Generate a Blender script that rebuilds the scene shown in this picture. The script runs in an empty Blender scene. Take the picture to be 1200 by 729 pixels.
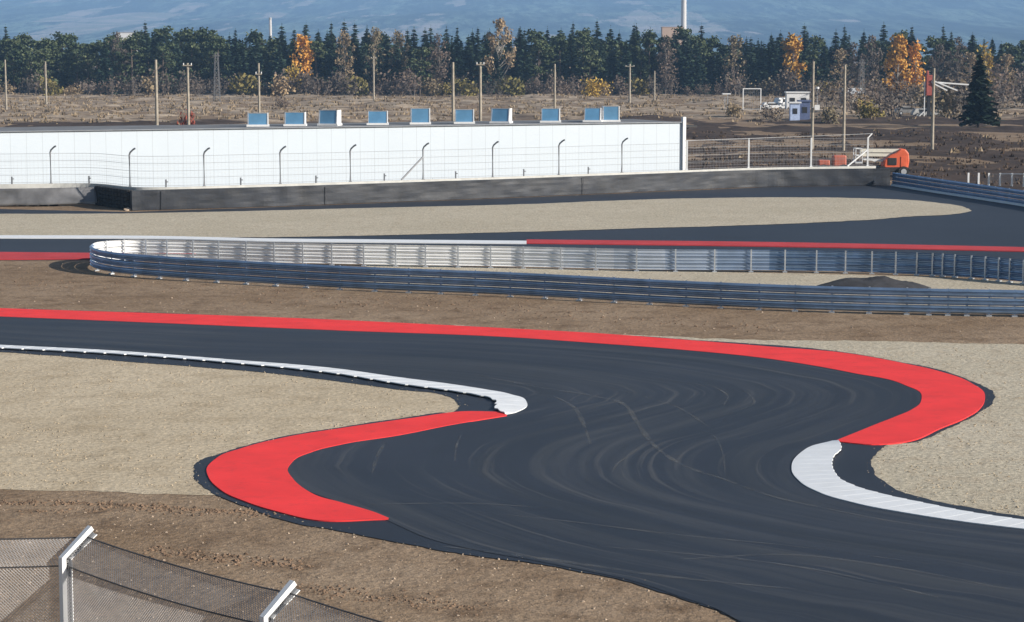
import bpy, bmesh, math, random
from mathutils import Vector, Matrix, noise
from mathutils.geometry import tessellate_polygon
R = random.Random(7)
rad = math.radians
scene = bpy.context.scene
COL = scene.collection
# ------------------------------------------------------------------ camera
F, CH, HZ = 2500.0, 10.5, 62.0
PITCH = math.atan((364.5 - HZ) / F)
cp, sp = math.cos(PITCH), math.sin(PITCH)
cam_d = bpy.data.cameras.new('camera')
cam = bpy.data.objects.new('camera', cam_d); COL.objects.link(cam)
cam.location = (0, 0, CH); cam.rotation_euler = (math.pi/2 - PITCH, 0, 0)
cam_d.sensor_width = 36; cam_d.lens = 36 * F / 1200
cam_d.clip_start = 0.5; cam_d.clip_end = 30000
scene.camera = cam

def ray(px, py):
    x, y = (px - 600) / F, (364.5 - py) / F
    return Vector((x, cp + y * sp, -sp + y * cp))
def G(px, py, z=0.0):                       # point of height z seen at this pixel of the 1200 px photo
    d = ray(px, py); t = (z - CH) / d.z
    return Vector((d.x * t, d.y * t, z))
def X(px, D, z=0.0):                        # x of a point at distance D
    return (px - 600) / F * (D * cp + (CH - z) * sp)
def Z(py, D):                               # height of a point at distance D
    d = ray(600, py); return CH + d.z / d.y * D
def pix(x, y, z=0.0):
    dep = y * cp + (CH - z) * sp
    up = y * sp + (z - CH) * cp
    return 600 + F * x / dep, 364.5 - F * up / dep

# ------------------------------------------------------------------ tagging
def tag(o, label=None, cat=None, group=None, kind=None):
    if label: o['label'] = label
    if cat: o['category'] = cat
    if group: o['group'] = group
    if kind: o['kind'] = kind
    return o
def empty(name, loc=(0, 0, 0), rz=0.0, label=None, cat=None, group=None):
    o = bpy.data.objects.new(name, None); COL.objects.link(o)
    o.location = loc; o.rotation_euler = (0, 0, rz); o.empty_display_size = 0.3
    return tag(o, label, cat, group)
def copy_tree(o, parent=None):
    c = o.copy(); COL.objects.link(c)
    if parent: c.parent = parent
    for ch in list(o.children): copy_tree(ch, c)
    return c

# ------------------------------------------------------------------ mesh builder
class MB:
    def __init__(s): s.v = []; s.f = []; s.uv = None
    def add(s, vs, fs):
        b = len(s.v); s.v += [tuple(v) for v in vs]; s.f += [tuple(i + b for i in f) for f in fs]
    def box(s, c, size, rz=0.0, M=None):
        hx, hy, hz = size[0]/2, size[1]/2, size[2]/2
        vs = [Vector((x*hx, y*hy, z*hz)) for x in (-1, 1) for y in (-1, 1) for z in (-1, 1)]
        if M is None: M = Matrix.Rotation(rz, 3, 'Z')
        vs = [M @ v + Vector(c) for v in vs]
        s.add(vs, [(0,1,3,2),(4,6,7,5),(0,4,5,1),(2,3,7,6),(0,2,6,4),(1,5,7,3)])
    def bar(s, a, b, w, h=None):
        a, b = Vector(a), Vector(b); d = b - a
        M = d.to_track_quat('X', 'Z').to_matrix()
        s.box((a + b) / 2, (d.length, w, h or w), M=M)
    def tube(s, pts, r, n=6, caps=True):
        pts = [Vector(p) for p in pts]; k = len(pts)
        rs = r if isinstance(r, (list, tuple)) else [r] * k
        vs = []; fs = []
        for i, p in enumerate(pts):
            d = (pts[min(i+1, k-1)] - pts[max(i-1, 0)]).normalized()
            q = d.to_track_quat('Z', 'Y').to_matrix()
            for j in range(n):
                a = 2*math.pi*j/n
                vs.append(p + q @ Vector((math.cos(a)*rs[i], math.sin(a)*rs[i], 0)))
        for i in range(k-1):
            for j in range(n):
                fs.append((i*n+j, i*n+(j+1) % n, (i+1)*n+(j+1) % n, (i+1)*n+j))
        if caps:
            fs.append(tuple(range(n-1, -1, -1))); fs.append(tuple((k-1)*n+j for j in range(n)))
        s.add(vs, fs)
    def cyl(s, c, r, h, axis='Z', n=20):
        c = Vector(c); d = {'X': Vector((1,0,0)), 'Y': Vector((0,1,0)), 'Z': Vector((0,0,1))}[axis] * h/2
        s.tube([c - d, c + d], r, n)
    def build(s, name, m, parent=None, smooth=False, bevel=0.0):
        me = bpy.data.meshes.new(name); me.from_pydata(s.v, [], s.f); me.update()
        if s.uv is not None:
            lay = me.uv_layers.new(name='uv')
            for lp in me.loops: lay.data[lp.index].uv = s.uv[lp.vertex_index]
        if smooth: me.polygons.foreach_set('use_smooth', [True] * len(me.polygons))
        o = bpy.data.objects.new(name, me); COL.objects.link(o); me.materials.append(m)
        if parent: o.parent = parent
        if bevel:
            b = o.modifiers.new('bevel', 'BEVEL'); b.width = bevel; b.segments = 2; b.limit_method = 'ANGLE'
        return o

def spline(pts, n):                          # Catmull-Rom through 2-D/3-D points, n steps per span
    P = [Vector(p) for p in pts]; out = []
    for i in range(len(P) - 1):
        p0 = P[i-1] if i else P[0]*2 - P[1]; p1, p2 = P[i], P[i+1]
        p3 = P[i+2] if i+2 < len(P) else P[-1]*2 - P[-2]
        # centripetal-like tangents: limited by span lengths
        l1 = max((p2-p1).length, 1e-6); l0 = max((p1-p0).length, 1e-6); l2 = max((p3-p2).length, 1e-6)
        m1 = ((p1-p0)/l0*l1 + (p2-p1)/l1*l0) / (l0+l1) * l1
        m2 = ((p2-p1)/l1*l2 + (p3-p2)/l2*l1) / (l1+l2) * l1
        for k in range(n):
            t = k/n; t2, t3 = t*t, t*t*t
            out.append((2*t3-3*t2+1)*p1 + (t3-2*t2+t)*m1 + (-2*t3+3*t2)*p2 + (t3-t2)*m2)
    out.append(P[-1]); return out
def resample(pts, n):
    L = [0.0]
    for a, b in zip(pts, pts[1:]): L.append(L[-1] + (b-a).length)
    out = []; j = 0
    for i in range(n):
        t = L[-1]*i/(n-1)
        while j < len(L)-2 and L[j+1] < t: j += 1
        s = (t-L[j])/max(L[j+1]-L[j], 1e-9); out.append(pts[j].lerp(pts[j+1], min(1, max(0, s))))
    return out

# ------------------------------------------------------------------ materials
def new_mat(name):
    m = bpy.data.materials.new(name); m.use_nodes = True
    nt = m.node_tree; b = nt.nodes['Principled BSDF']
    return m, nt, b
def nd(nt, t, **kw):
    n = nt.nodes.new(t)
    for k, v in kw.items():
        if k in n.inputs: n.inputs[k].default_value = v
        else: setattr(n, k, v)
    return n
def c4(c): return (c[0], c[1], c[2], 1)
def noise_node(nt, vec, scale, detail=4, rough=0.55, stretch=None):
    n = nd(nt, 'ShaderNodeTexNoise'); n.inputs['Scale'].default_value = scale
    n.inputs['Detail'].default_value = detail; n.inputs['Roughness'].default_value = rough
    if stretch:
        mp = nd(nt, 'ShaderNodeMapping'); mp.inputs['Scale'].default_value = stretch
        nt.links.new(vec, mp.inputs['Vector']); vec = mp.outputs[0]
    nt.links.new(vec, n.inputs['Vector']); return n.outputs['Fac']
def ramp(nt, fac, p0, p1, c0=(0, 0, 0), c1=(1, 1, 1)):
    r = nd(nt, 'ShaderNodeValToRGB'); e = r.color_ramp.elements
    e[0].position = p0; e[1].position = p1; e[0].color = c4(c0); e[1].color = c4(c1)
    nt.links.new(fac, r.inputs[0]); return r.outputs[0]
def mixc(nt, fac, a, b, blend='MIX'):
    n = nd(nt, 'ShaderNodeMix'); n.data_type = 'RGBA'; n.blend_type = blend
    for sock, v in ((n.inputs[0], fac), (n.inputs[6], a), (n.inputs[7], b)):
        if hasattr(v, 'is_linked') or hasattr(v, 'links'): nt.links.new(v, sock)
        elif isinstance(v, (int, float)): sock.default_value = v
        else: sock.default_value = c4(v)
    return n.outputs[2]
def coords(nt): return nd(nt, 'ShaderNodeTexCoord').outputs['Object']
def bump(nt, b, h, strength, dist=0.05):
    n = nd(nt, 'ShaderNodeBump'); n.inputs['Strength'].default_value = strength; n.inputs['Distance'].default_value = dist
    nt.links.new(h, n.inputs['Height']); nt.links.new(n.outputs[0], b.inputs['Normal'])
def simple(name, c, rough=0.6, metal=0.0, var=0.15, scale=3.0, bmp=0.0, spec=0.5):
    m, nt, b = new_mat(name); v = coords(nt)
    f = noise_node(nt, v, scale, 5)
    c1 = tuple(min(1, x*(1+var)) for x in c); c0 = tuple(x*(1-var) for x in c)
    nt.links.new(ramp(nt, f, 0.3, 0.7, c0, c1), b.inputs['Base Color'])
    b.inputs['Roughness'].default_value = rough; b.inputs['Metallic'].default_value = metal
    b.inputs['Specular IOR Level'].default_value = spec
    if bmp: bump(nt, b, noise_node(nt, v, scale*8, 4), bmp, 0.02)
    return m
def ground_mat(name, cols, big, mid, fine, bmp, rough=0.95, dist=0.08, contrast=(0.55, 1.35), stretch=None):
    m, nt, b = new_mat(name); v = coords(nt)
    c = mixc(nt, ramp(nt, noise_node(nt, v, big, 6, 0.6, stretch), 0.35, 0.65), cols[0], cols[1])
    c = mixc(nt, ramp(nt, noise_node(nt, v, mid, 5, 0.65), 0.48, 0.72), c, cols[2])
    fn = noise_node(nt, v, fine, 3, 0.8)
    k = ramp(nt, fn, 0.25, 0.75, (contrast[0],)*3, (contrast[1],)*3)
    c = mixc(nt, 1.0, c, k, 'MULTIPLY')
    nt.links.new(c, b.inputs['Base Color']); b.inputs['Roughness'].default_value = rough
    b.inputs['Specular IOR Level'].default_value = 0.15
    add = nd(nt, 'ShaderNodeMath'); add.operation = 'MULTIPLY_ADD'; add.inputs[1].default_value = 0.35
    nt.links.new(fn, add.inputs[0]); nt.links.new(noise_node(nt, v, mid*1.7, 6, 0.7), add.inputs[2])
    bump(nt, b, add.outputs[0], bmp, dist)
    return m
def leaf_mat(name, dark, light, rough=0.7):
    m, nt, b = new_mat(name); v = coords(nt)
    oi = nd(nt, 'ShaderNodeObjectInfo')
    c = mixc(nt, ramp(nt, noise_node(nt, v, 0.8, 4), 0.35, 0.65), dark, light)
    k = ramp(nt, oi.outputs['Random'], 0, 1, (0.7, 0.75, 0.75), (1.3, 1.2, 1.15))
    c = mixc(nt, 1.0, c, k, 'MULTIPLY')
    nt.links.new(c, b.inputs['Base Color']); b.inputs['Roughness'].default_value = rough
    b.inputs['Specular IOR Level'].default_value = 0.2
    return m

M = {}
M['dirt'] = ground_mat('dirt', [(0.245,0.170,0.108), (0.325,0.24,0.165), (0.16,0.106,0.066)], 0.16, 0.8, 6.0, 1.0)
M['gravel'] = ground_mat('gravel', [(0.50,0.415,0.295), (0.57,0.48,0.35), (0.41,0.33,0.225)], 0.12, 0.7, 7.0, 0.7, contrast=(0.5, 1.4))
M['pale_gravel'] = ground_mat('pale_gravel', [(0.48,0.425,0.325), (0.54,0.48,0.375), (0.43,0.36,0.265)], 0.15, 1.2, 7.0, 0.7, contrast=(0.45, 1.45))
M['red_paint'] = simple('red_paint', (0.85,0.050,0.050), 0.75, var=0.09, scale=0.7, bmp=0.15, spec=0.2)
m = M['red_paint']; nt = m.node_tree; b = nt.nodes['Principled BSDF']; src = b.inputs['Base Color'].links[0].from_socket
v = coords(nt); sc_ = ramp(nt, noise_node(nt, v, 1.6, 8, 0.75), 0.52, 0.74, (0,)*3, (0.34,)*3)
nt.links.new(mixc(nt, sc_, src, (0.30,0.05,0.055)), b.inputs['Base Color'])
M['worn_red'] = simple('dusty_red_paint', (0.50,0.055,0.062), 0.8, var=0.15, scale=0.5, spec=0.2)
M['white_paint'] = simple('white_paint', (0.80,0.82,0.84), 0.55, var=0.05, scale=2.0, bmp=0.1)
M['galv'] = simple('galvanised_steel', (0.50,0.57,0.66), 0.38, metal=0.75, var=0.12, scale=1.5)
M['sunlit_steel'] = simple('sunlit_zinc', (0.84,0.85,0.86), 0.45, metal=0.15, var=0.06, scale=1.2)  # pale tone paints sunlight onto the far guardrail run
M['shaded_steel'] = simple('shade_blue_steel', (0.25,0.36,0.53), 0.33, metal=0.7, var=0.2, scale=1.5)  # blue tone paints shade onto the guardrail lengths turned from the sun
M['mid_steel'] = simple('half_shaded_zinc', (0.45,0.52,0.62), 0.4, metal=0.6, var=0.15, scale=1.5)  # tone painted between the sunlit and the shaded beams
M['galv_post'] = simple('galvanised_post', (0.55,0.58,0.62), 0.45, metal=0.6, var=0.12, scale=3)
M['rubber'] = simple('rubber_belt', (0.016,0.020,0.029), 0.5, var=0.45, scale=0.9, bmp=0.3)
M['concrete'] = simple('concrete', (0.55,0.55,0.53), 0.85, var=0.12, scale=2, bmp=0.15)
M['dark'] = simple('dark_plastic', (0.02,0.02,0.022), 0.6)
M['white_metal'] = simple('white_metal', (0.78,0.79,0.80), 0.45, var=0.04)
M['roof'] = simple('roof_felt', (0.16,0.165,0.175), 0.9, var=0.2, scale=0.6)
M['blue_pane'] = simple('blue_pane', (0.10,0.24,0.40), 0.18, var=0.2, scale=0.7, spec=0.8)
M['orange'] = simple('orange_paint', (0.70,0.13,0.055), 0.45, var=0.12, scale=2)
M['faded_red'] = simple('faded_red_paint', (0.38,0.09,0.07), 0.6, var=0.2, scale=2)
M['wood'] = simple('weathered_wood', (0.36,0.32,0.26), 0.85, var=0.25, scale=2)
M['bark'] = simple('bark', (0.12,0.09,0.07), 0.9, var=0.3, scale=3)
M['wire'] = simple('fence_wire', (0.44,0.45,0.47), 0.5, metal=0.5, var=0.1)
M['tyre'] = simple('tyre_rubber', (0.02,0.02,0.02), 0.8)
M['blue_paint'] = simple('blue_paint', (0.10,0.13,0.24), 0.5, var=0.15)
M['grey_roof'] = simple('grey_sheet_roof', (0.42,0.43,0.44), 0.6, var=0.1)
M['brick'] = simple('pale_brick', (0.5,0.36,0.27), 0.9, var=0.1, scale=0.2)
M['straw'] = leaf_mat('dry_straw', (0.20,0.145,0.092), (0.42,0.33,0.23), 0.9)
M['weed'] = leaf_mat('dark_weed', (0.075,0.05,0.035), (0.15,0.11,0.08), 0.9)
M['stone'] = simple('stone', (0.36,0.28,0.21), 0.9, var=0.35, scale=1.3)
M['white_chim'] = simple('chimney_render', (0.62,0.61,0.60), 0.85, var=0.06, scale=0.1)

# asphalt with streaks that follow the track (uv: u across in metres, v along in metres)
def asphalt_mat(name, use_uv):
    m, nt, b = new_mat(name); v = coords(nt)
    base = mixc(nt, ramp(nt, noise_node(nt, v, 0.12, 4), 0.35, 0.65), (0.016,0.021,0.032), (0.024,0.030,0.044))
    c = mixc(nt, 1.0, base, ramp(nt, noise_node(nt, v, 12.0, 3, 0.8), 0.25, 0.75, (0.8,)*3, (1.22,)*3), 'MULTIPLY')
    if use_uv:
        uv = nd(nt, 'ShaderNodeTexCoord').outputs['UV']
        s1 = noise_node(nt, uv, 1.0, 5, 0.65, (1.1, 0.045, 1))
        c = mixc(nt, ramp(nt, s1, 0.46, 0.68, (0,)*3, (0.5,)*3), c, (0.075,0.077,0.080))
        s2 = noise_node(nt, uv, 1.0, 3, 0.6, (0.45, 0.02, 1))
        c = mixc(nt, ramp(nt, s2, 0.48, 0.64, (0,)*3, (0.5,)*3), c, (0.016,0.020,0.027))
        s3 = noise_node(nt, uv, 1.0, 3, 0.6, (4.0, 0.08, 1))
        c = mixc(nt, ramp(nt, s3, 0.58, 0.70, (0,)*3, (0.38,)*3), c, (0.12,0.115,0.11))
    nt.links.new(c, b.inputs['Base Color'])
    b.inputs['Roughness'].default_value = 0.62; b.inputs['Specular IOR Level'].default_value = 0.45
    bump(nt, b, noise_node(nt, v, 40.0, 2, 0.8), 0.25, 0.01)
    return m
M['asphalt'] = asphalt_mat('asphalt', False)
M['track'] = asphalt_mat('track_asphalt', True)

# tyre marks / dust lines: thin film with broken alpha
m, nt, b = new_mat('tyre_mark'); v = coords(nt)
b.inputs['Base Color'].default_value = (0.20,0.20,0.195,1); b.inputs['Roughness'].default_value = 0.8
nt.links.new(ramp(nt, noise_node(nt, v, 1.3, 5, 0.7), 0.38, 0.66, (0,)*3, (0.42,)*3), b.inputs['Alpha'])
M['mark'] = m

# white cladding with panel joints
m, nt, b = new_mat('white_cladding'); v = coords(nt)
sx = nd(nt, 'ShaderNodeSeparateXYZ'); nt.links.new(v, sx.inputs[0])
w = nd(nt, 'ShaderNodeMath'); w.operation = 'PINGPONG'; w.inputs[1].default_value = 0.6
nt.links.new(sx.outputs[0], w.inputs[0])
j = ramp(nt, w.outputs[0], 0.008, 0.03, (0.78,)*3, (1,)*3)
c = mixc(nt, 1.0, mixc(nt, noise_node(nt, v, 0.25, 3), (0.55,0.62,0.69), (0.60,0.67,0.74)), j, 'MULTIPLY')
nt.links.new(c, b.inputs['Base Color']); b.inputs['Roughness'].default_value = 0.5
M['cladding'] = m

# field: dark turned soil near, dry straw grass further back, mottled
m, nt, b = new_mat('field_soil'); v = coords(nt)
sx = nd(nt, 'ShaderNodeSeparateXYZ'); nt.links.new(v, sx.inputs[0])
at = nd(nt, 'ShaderNodeAttribute'); at.attribute_name = 'dry'
n1 = noise_node(nt, v, 0.06, 6, 0.65); n2 = noise_node(nt, v, 0.16, 6, 0.72); n3 = noise_node(nt, v, 2.0, 3, 0.8)
soil = mixc(nt, ramp(nt, n2, 0.4, 0.7), (0.055,0.040,0.033), (0.115,0.083,0.065))
dry = mixc(nt, ramp(nt, n2, 0.38, 0.60), (0.15,0.11,0.08), (0.51,0.41,0.305))
ad = nd(nt, 'ShaderNodeMath'); ad.operation = 'MULTIPLY_ADD'; ad.inputs[1].default_value = 1.0; ad.inputs[2].default_value = -0.5
nt.links.new(n1, ad.inputs[0])
ad2 = nd(nt, 'ShaderNodeMath'); ad2.operation = 'ADD'; nt.links.new(ad.outputs[0], ad2.inputs[0]); nt.links.new(at.outputs['Fac'], ad2.inputs[1])
c = mixc(nt, ramp(nt, ad2.outputs[0], 0.40, 0.6), soil, dry)
c = mixc(nt, 1.0, c, ramp(nt, n3, 0.25, 0.75, (0.6,)*3, (1.35,)*3), 'MULTIPLY')
nt.links.new(c, b.inputs['Base Color']); b.inputs['Roughness'].default_value = 1; b.inputs['Specular IOR Level'].default_value = 0.1
bump(nt, b, n2, 0.8, 0.5)
M['field'] = m

# hills: forest with clearings and pale fields
m, nt, b = new_mat('hill_forest'); v = coords(nt)
forest = mixc(nt, ramp(nt, noise_node(nt, v, 0.022, 6, 0.75, (1,0.12,1)), 0.42, 0.58), (0.002,0.006,0.008), (0.13,0.18,0.13))
fld = mixc(nt, ramp(nt, noise_node(nt, v, 0.006, 3), 0.4, 0.6), (0.52,0.44,0.37), (0.30,0.29,0.22))
forest = mixc(nt, 1.0, forest, ramp(nt, noise_node(nt, v, 0.0042, 5, 0.65, (1,0.16,1)), 0.40, 0.62, (0.25,)*3, (1.9,)*3), 'MULTIPLY')
mask = ramp(nt, noise_node(nt, v, 0.0034, 6, 0.6, (1,0.15,1)), 0.565, 0.60)
c = mixc(nt, mask, forest, fld)
nt.links.new(c, b.inputs['Base Color']); b.inputs['Roughness'].default_value = 1; b.inputs['Specular IOR Level'].default_value = 0.0
bump(nt, b, noise_node(nt, v, 0.02, 5, 0.75), 1.0, 40.0)
M['hill'] = m

# ------------------------------------------------------------------ sheets on the ground
def sheet(name, px_poly, z, m, sub=None, jit=0.0, kind='structure', seed=1):
    pts = [Vector(p) for p in px_poly]
    g = [G(p.x, p.y, z) for p in pts]
    if jit:
        out = []
        for a, b in zip(g, g[1:] + g[:1]):
            n = max(1, min(400, int((b-a).length/0.35)))
            nrm = Vector((-(b-a).y, (b-a).x, 0)).normalized()
            for k in range(n):
                p = a.lerp(b, k/n)
                d = noise.noise(p*1.1 + Vector((seed*7, 0, 0)))*jit + noise.noise(p*0.3 + Vector((seed*3, 0, 0)))*jit*1.2 + R.uniform(-1, 1)*jit*0.3
                out.append(p + nrm*d)
        g = out
    mb = MB(); tri = tessellate_polygon([g]); mb.add(g, tri)
    fs = []
    for f in mb.f:                           # all faces look up
        a, b, c = (Vector(mb.v[i]) for i in f)
        fs.append(f if (b-a).cross(c-a).z > 0 else f[::-1])
    mb.f = fs
    return tag(mb.build(name, m), kind=kind)
def closed(pts, n=6): return spline(pts, n)
def strip(name, A, B, m, n=160, zA=0.03, zB=0.03, saw=0.0, period=0.9, jag=0.0, rows=1, uv=False, thick=0.0):
    ga = [G(p.x, p.y) for p in spline([(*p,) for p in A], 12)]; gb = [G(p.x, p.y) for p in spline([(*p,) for p in B], 12)]
    if not uv: ga, gb = resample(ga, n), resample(gb, n)
    n = len(ga); mb = MB(); uvs = []; s = 0
    vs = []; prev = None
    for i, (a, b) in enumerate(zip(ga, gb)):
        mid = (a+b)/2
        if prev is not None: s += (mid-prev).length
        prev = mid
        sw = (s/period) % 1.0 if saw else 0
        w = (b-a); L = max(w.length, 1e-6)
        for r in range(rows+1):
            t = r/rows
            p = a + w*t
            if r == rows and jag: p = p + w/L*jag*(sw-0.5)*2
            z = zA + (zB-zA)*t + (saw*sw if r else saw*sw*0.3)
            vs.append((p.x, p.y, z)); uvs.append((t*L, s))
    fs = []
    for i in range(n-1):
        for r in range(rows):
            k = i*(rows+1)+r; fs.append((k, k+1, k+rows+2, k+rows+1))
    # outer skirts so that the strip is a solid step
    if thick:
        base = len(vs)
        for i in range(n):
            for r in (0, rows):
                x, y, z = vs[i*(rows+1)+r]; vs.append((x, y, z-thick)); uvs.append(uvs[i*(rows+1)+r])
        for i in range(n-1):
            fs.append((i*(rows+1), (i+1)*(rows+1), base+(i+1)*2, base+i*2))
            fs.append((i*(rows+1)+rows, base+i*2+1, base+(i+1)*2+1, (i+1)*(rows+1)+rows))
    mb.add(vs, fs); mb.uv = uvs if uv else None
    o = mb.build(name, m)
    bm = bmesh.new(); bm.from_mesh(o.data); bmesh.ops.recalc_face_normals(bm, faces=bm.faces)
    if sum(f.normal.z for f in bm.faces) < 0: bmesh.ops.reverse_faces(bm, faces=bm.faces)
    bm.to_mesh(o.data); bm.free()
    return tag(o, kind='structure')

# main sheet of bare earth reaching the hills
mb = MB(); mb.add([(-4000,-60,-0.008),(4000,-60,-0.008),(4000,7500,-0.008),(-4000,7500,-0.008)], [(0,1,2,3)])
tag(mb.build('ground', M['dirt']), kind='structure')

sheet('gravel_trap', [(-400,392),(300,420),(600,470),(300,545),(275,581),(230,580),(100,576.5),(0,575),(-400,573)], 0.0, M['gravel'], jit=0.25)
sheet('gravel_trap', [(530,381.5),(620,387.5),(800,395),(933,398.5),(1200,403.5),(1600,406),(1600,655),(1200,616),(1060,590),(960,560),(960,500),(800,408),(600,390),(530,384)], 0.0, M['pale_gravel'], jit=0.25, seed=2)
far_grav = closed([(-250,251),(0,250.6),(150,250),(300,247),(450,243.2),(600,239.7),(800,232.5),(900,231.3),(1000,232),(1092,237),(1128,242.5),(1138,247),(1126,249.8),(1078,253),(1010,258),(900,263),(750,267.5),(600,272),(450,275.6),(300,278),(0,276.7),(-250,276)])
sheet('far_gravel_trap', far_grav, 0.02, M['pale_gravel'], jit=0.15, seed=3)
sheet('loop_gravel', [(430,309.5),(600,313.5),(800,318.5),(1000,322),(1100,325),(1400,341),(1400,366),(1000,361),(700,350),(430,336)], 0.0, M['pale_gravel'], jit=0.2, seed=4)
far_asph = [(-250,246),(0,245),(150,248.5),(300,243.5),(600,232),(900,219.3),(1045,217),(1210,244),(1600,300),(1600,345),(1200,328),(1000,318),(800,315),(500,307),(250,302),(110,305),(-250,306)]
sheet('far_asphalt', far_asph, 0.0, M['asphalt'], jit=0.1, seed=5)

margin = spline([(-250,354),(0,361),(400,375),(600,385),(800,397.5),(1000,414.5),(1060,425),(1100,433),(1140,446),(1160,456),(1167,463),(1164,471),(1155,480),(1140,489),(1105,504),(1080,516),(1036,524),(1026,535),(1026,553),(1040,568),(1083,584),(1133,594),(1200,605),(1450,632)], 8) \
    + [Vector((1450,950)), Vector((1250,900)), Vector((1050,800))] \
    + spline([(865,729),(843,717),(800,702),(733,680),(683,670),(617,659),(533,648),(467,636.7),(400,623),(360,615),(300,598),(250,577),(231,562),(228,551),(234,541.7),(253,533.5),(283,523.5),(333,511),(400,500),(487,487.5),(510,484),(536,481),(541,477),(537,471),(517,463),(467,456.7),(400,447),(267,433),(133,422.5),(0,412.5),(-250,400)], 8)
sheet('track_margin', margin, 0.01, M['asphalt'], jit=0.09, seed=6)

# racing surface with its direction of travel in the uv map
TA = [(-300,352.5),(0,371),(200,378.5),(400,387.5),(600,395.5),(800,410),(900,420.5),(1000,437.5),(1060,451.5),(1081,464),(1079,474),(1062,484.5),(1027,498.5),(980,517),(943,527),(926,545),(926,553),(936,566),(960,579),(1000,591),(1067,604),(1133,614),(1200,622),(1250,627),(1300,632),(1350,637),(1400,641),(1450,646),(1500,651),(1560,657),(1700,670)]
TB = [(-300,390),(0,405.5),(130,412),(230,419.5),(320,426.5),(420,436.5),(480,444.5),(530,451.5),(567,457.5),(596,463),(616,470),(618,475),(600,486.5),(540,496.5),(467,511),(400,521.5),(367,530),(338,545),(338,556),(352,570.5),(392,587.5),(450,609),(500,631),(560,646),(625,657.5),(683,669),(733,679.5),(800,701),(843,716),(865,728),(1020,790)]
strip('race_track', TA, TB, M['track'], zA=0.018, zB=0.018, rows=8, uv=True)

# kerbs
RA = [(-250,353),(0,362),(400,376),(600,386),(700,391.5),(800,399),(900,407),(1000,416),(1060,427),(1100,436),(1138,450),(1154,463),(1153,473),(1147,481),(1133,490),(1100,504),(1077,515),(1033,522),(975,518)]
RB = [(-250,362.5),(0,371.5),(400,388),(600,396),(700,403),(800,410.7),(900,421),(1000,438),(1060,452),(1080,464),(1078,474),(1070,480),(1050,489),(1027,498),(1005,507),(995,511),(980,517)]
strip('red_kerb', RA, RB, M['red_paint'], n=300, zA=0.035, zB=0.028, thick=0.03)
LA = [(592,484),(540,483.5),(487,490.5),(400,503),(333,514),(283,526.7),(254,538),(242,551.7),(245,561.7),(258,575),(290,590),(333,603),(360,609.5),(455,610)]
LB = [(594,488),(533,498),(467,511),(400,521.7),(367,530),(343,541.7),(337,551.7),(343,561.7),(367,580),(400,590),(443,603),(456,608.5)]
strip('red_kerb', LA, LB, M['red_paint'], n=160, zA=0.035, zB=0.028, thick=0.03)
WA = [(-250,393),(0,405),(133,411.7),(267,422),(400,433.5),(467,443),(533,451.7),(567,457),(600,463.5),(616,470),(618,475),(607,483),(592,486.5)]
WB = [(-250,398),(0,410),(133,416.7),(267,427),(400,441),(467,452),(533,461),(560,465.5),(577,470),(582,474),(580,479),(585,484),(591,486)]
strip('white_kerb', WA, WB, M['white_paint'], n=1100, zA=0.03, zB=0.08, saw=0.009, period=0.85, jag=0.05, rows=3, thick=0.03)
VA = [(975,517.5),(943,528),(928,545),(928,553),(937,565),(960,578),(1000,590),(1067,603),(1133,613),(1200,621),(1450,645)]
VB = [(983,519),(986,528),(977,538),(975,547),(982,562),(1000,572),(1033,582),(1083,593),(1133,603),(1200,613),(1450,639)]
strip('white_kerb', VA, VB, M['white_paint'], n=700, zA=0.03, zB=0.08, saw=0.005, period=0.5, jag=0.012, rows=3, thick=0.03)
strip('far_white_kerb', [(-250,276),(0,277),(195,278),(300,280.5),(450,282),(617,283.5)], [(-250,278.7),(0,279.6),(195,280.6),(300,283.2),(450,284.8),(617,286.2)], M['white_paint'], n=80, zA=0.07, zB=0.05, thick=0.05)
strip('far_red_kerb', [(617,282),(900,285),(1200,291),(1500,298)], [(617,285.8),(900,289.4),(1200,295.3),(1500,302.6)], M['worn_red'], n=60, zA=0.07, zB=0.05, thick=0.05)
strip('far_red_kerb', [(-250,295),(0,296.5),(107,297.5),(230,298)], [(-250,304.5),(0,305),(107,304),(230,302)], M['worn_red'], n=60, zA=0.06, zB=0.06, thick=0.05)

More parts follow.
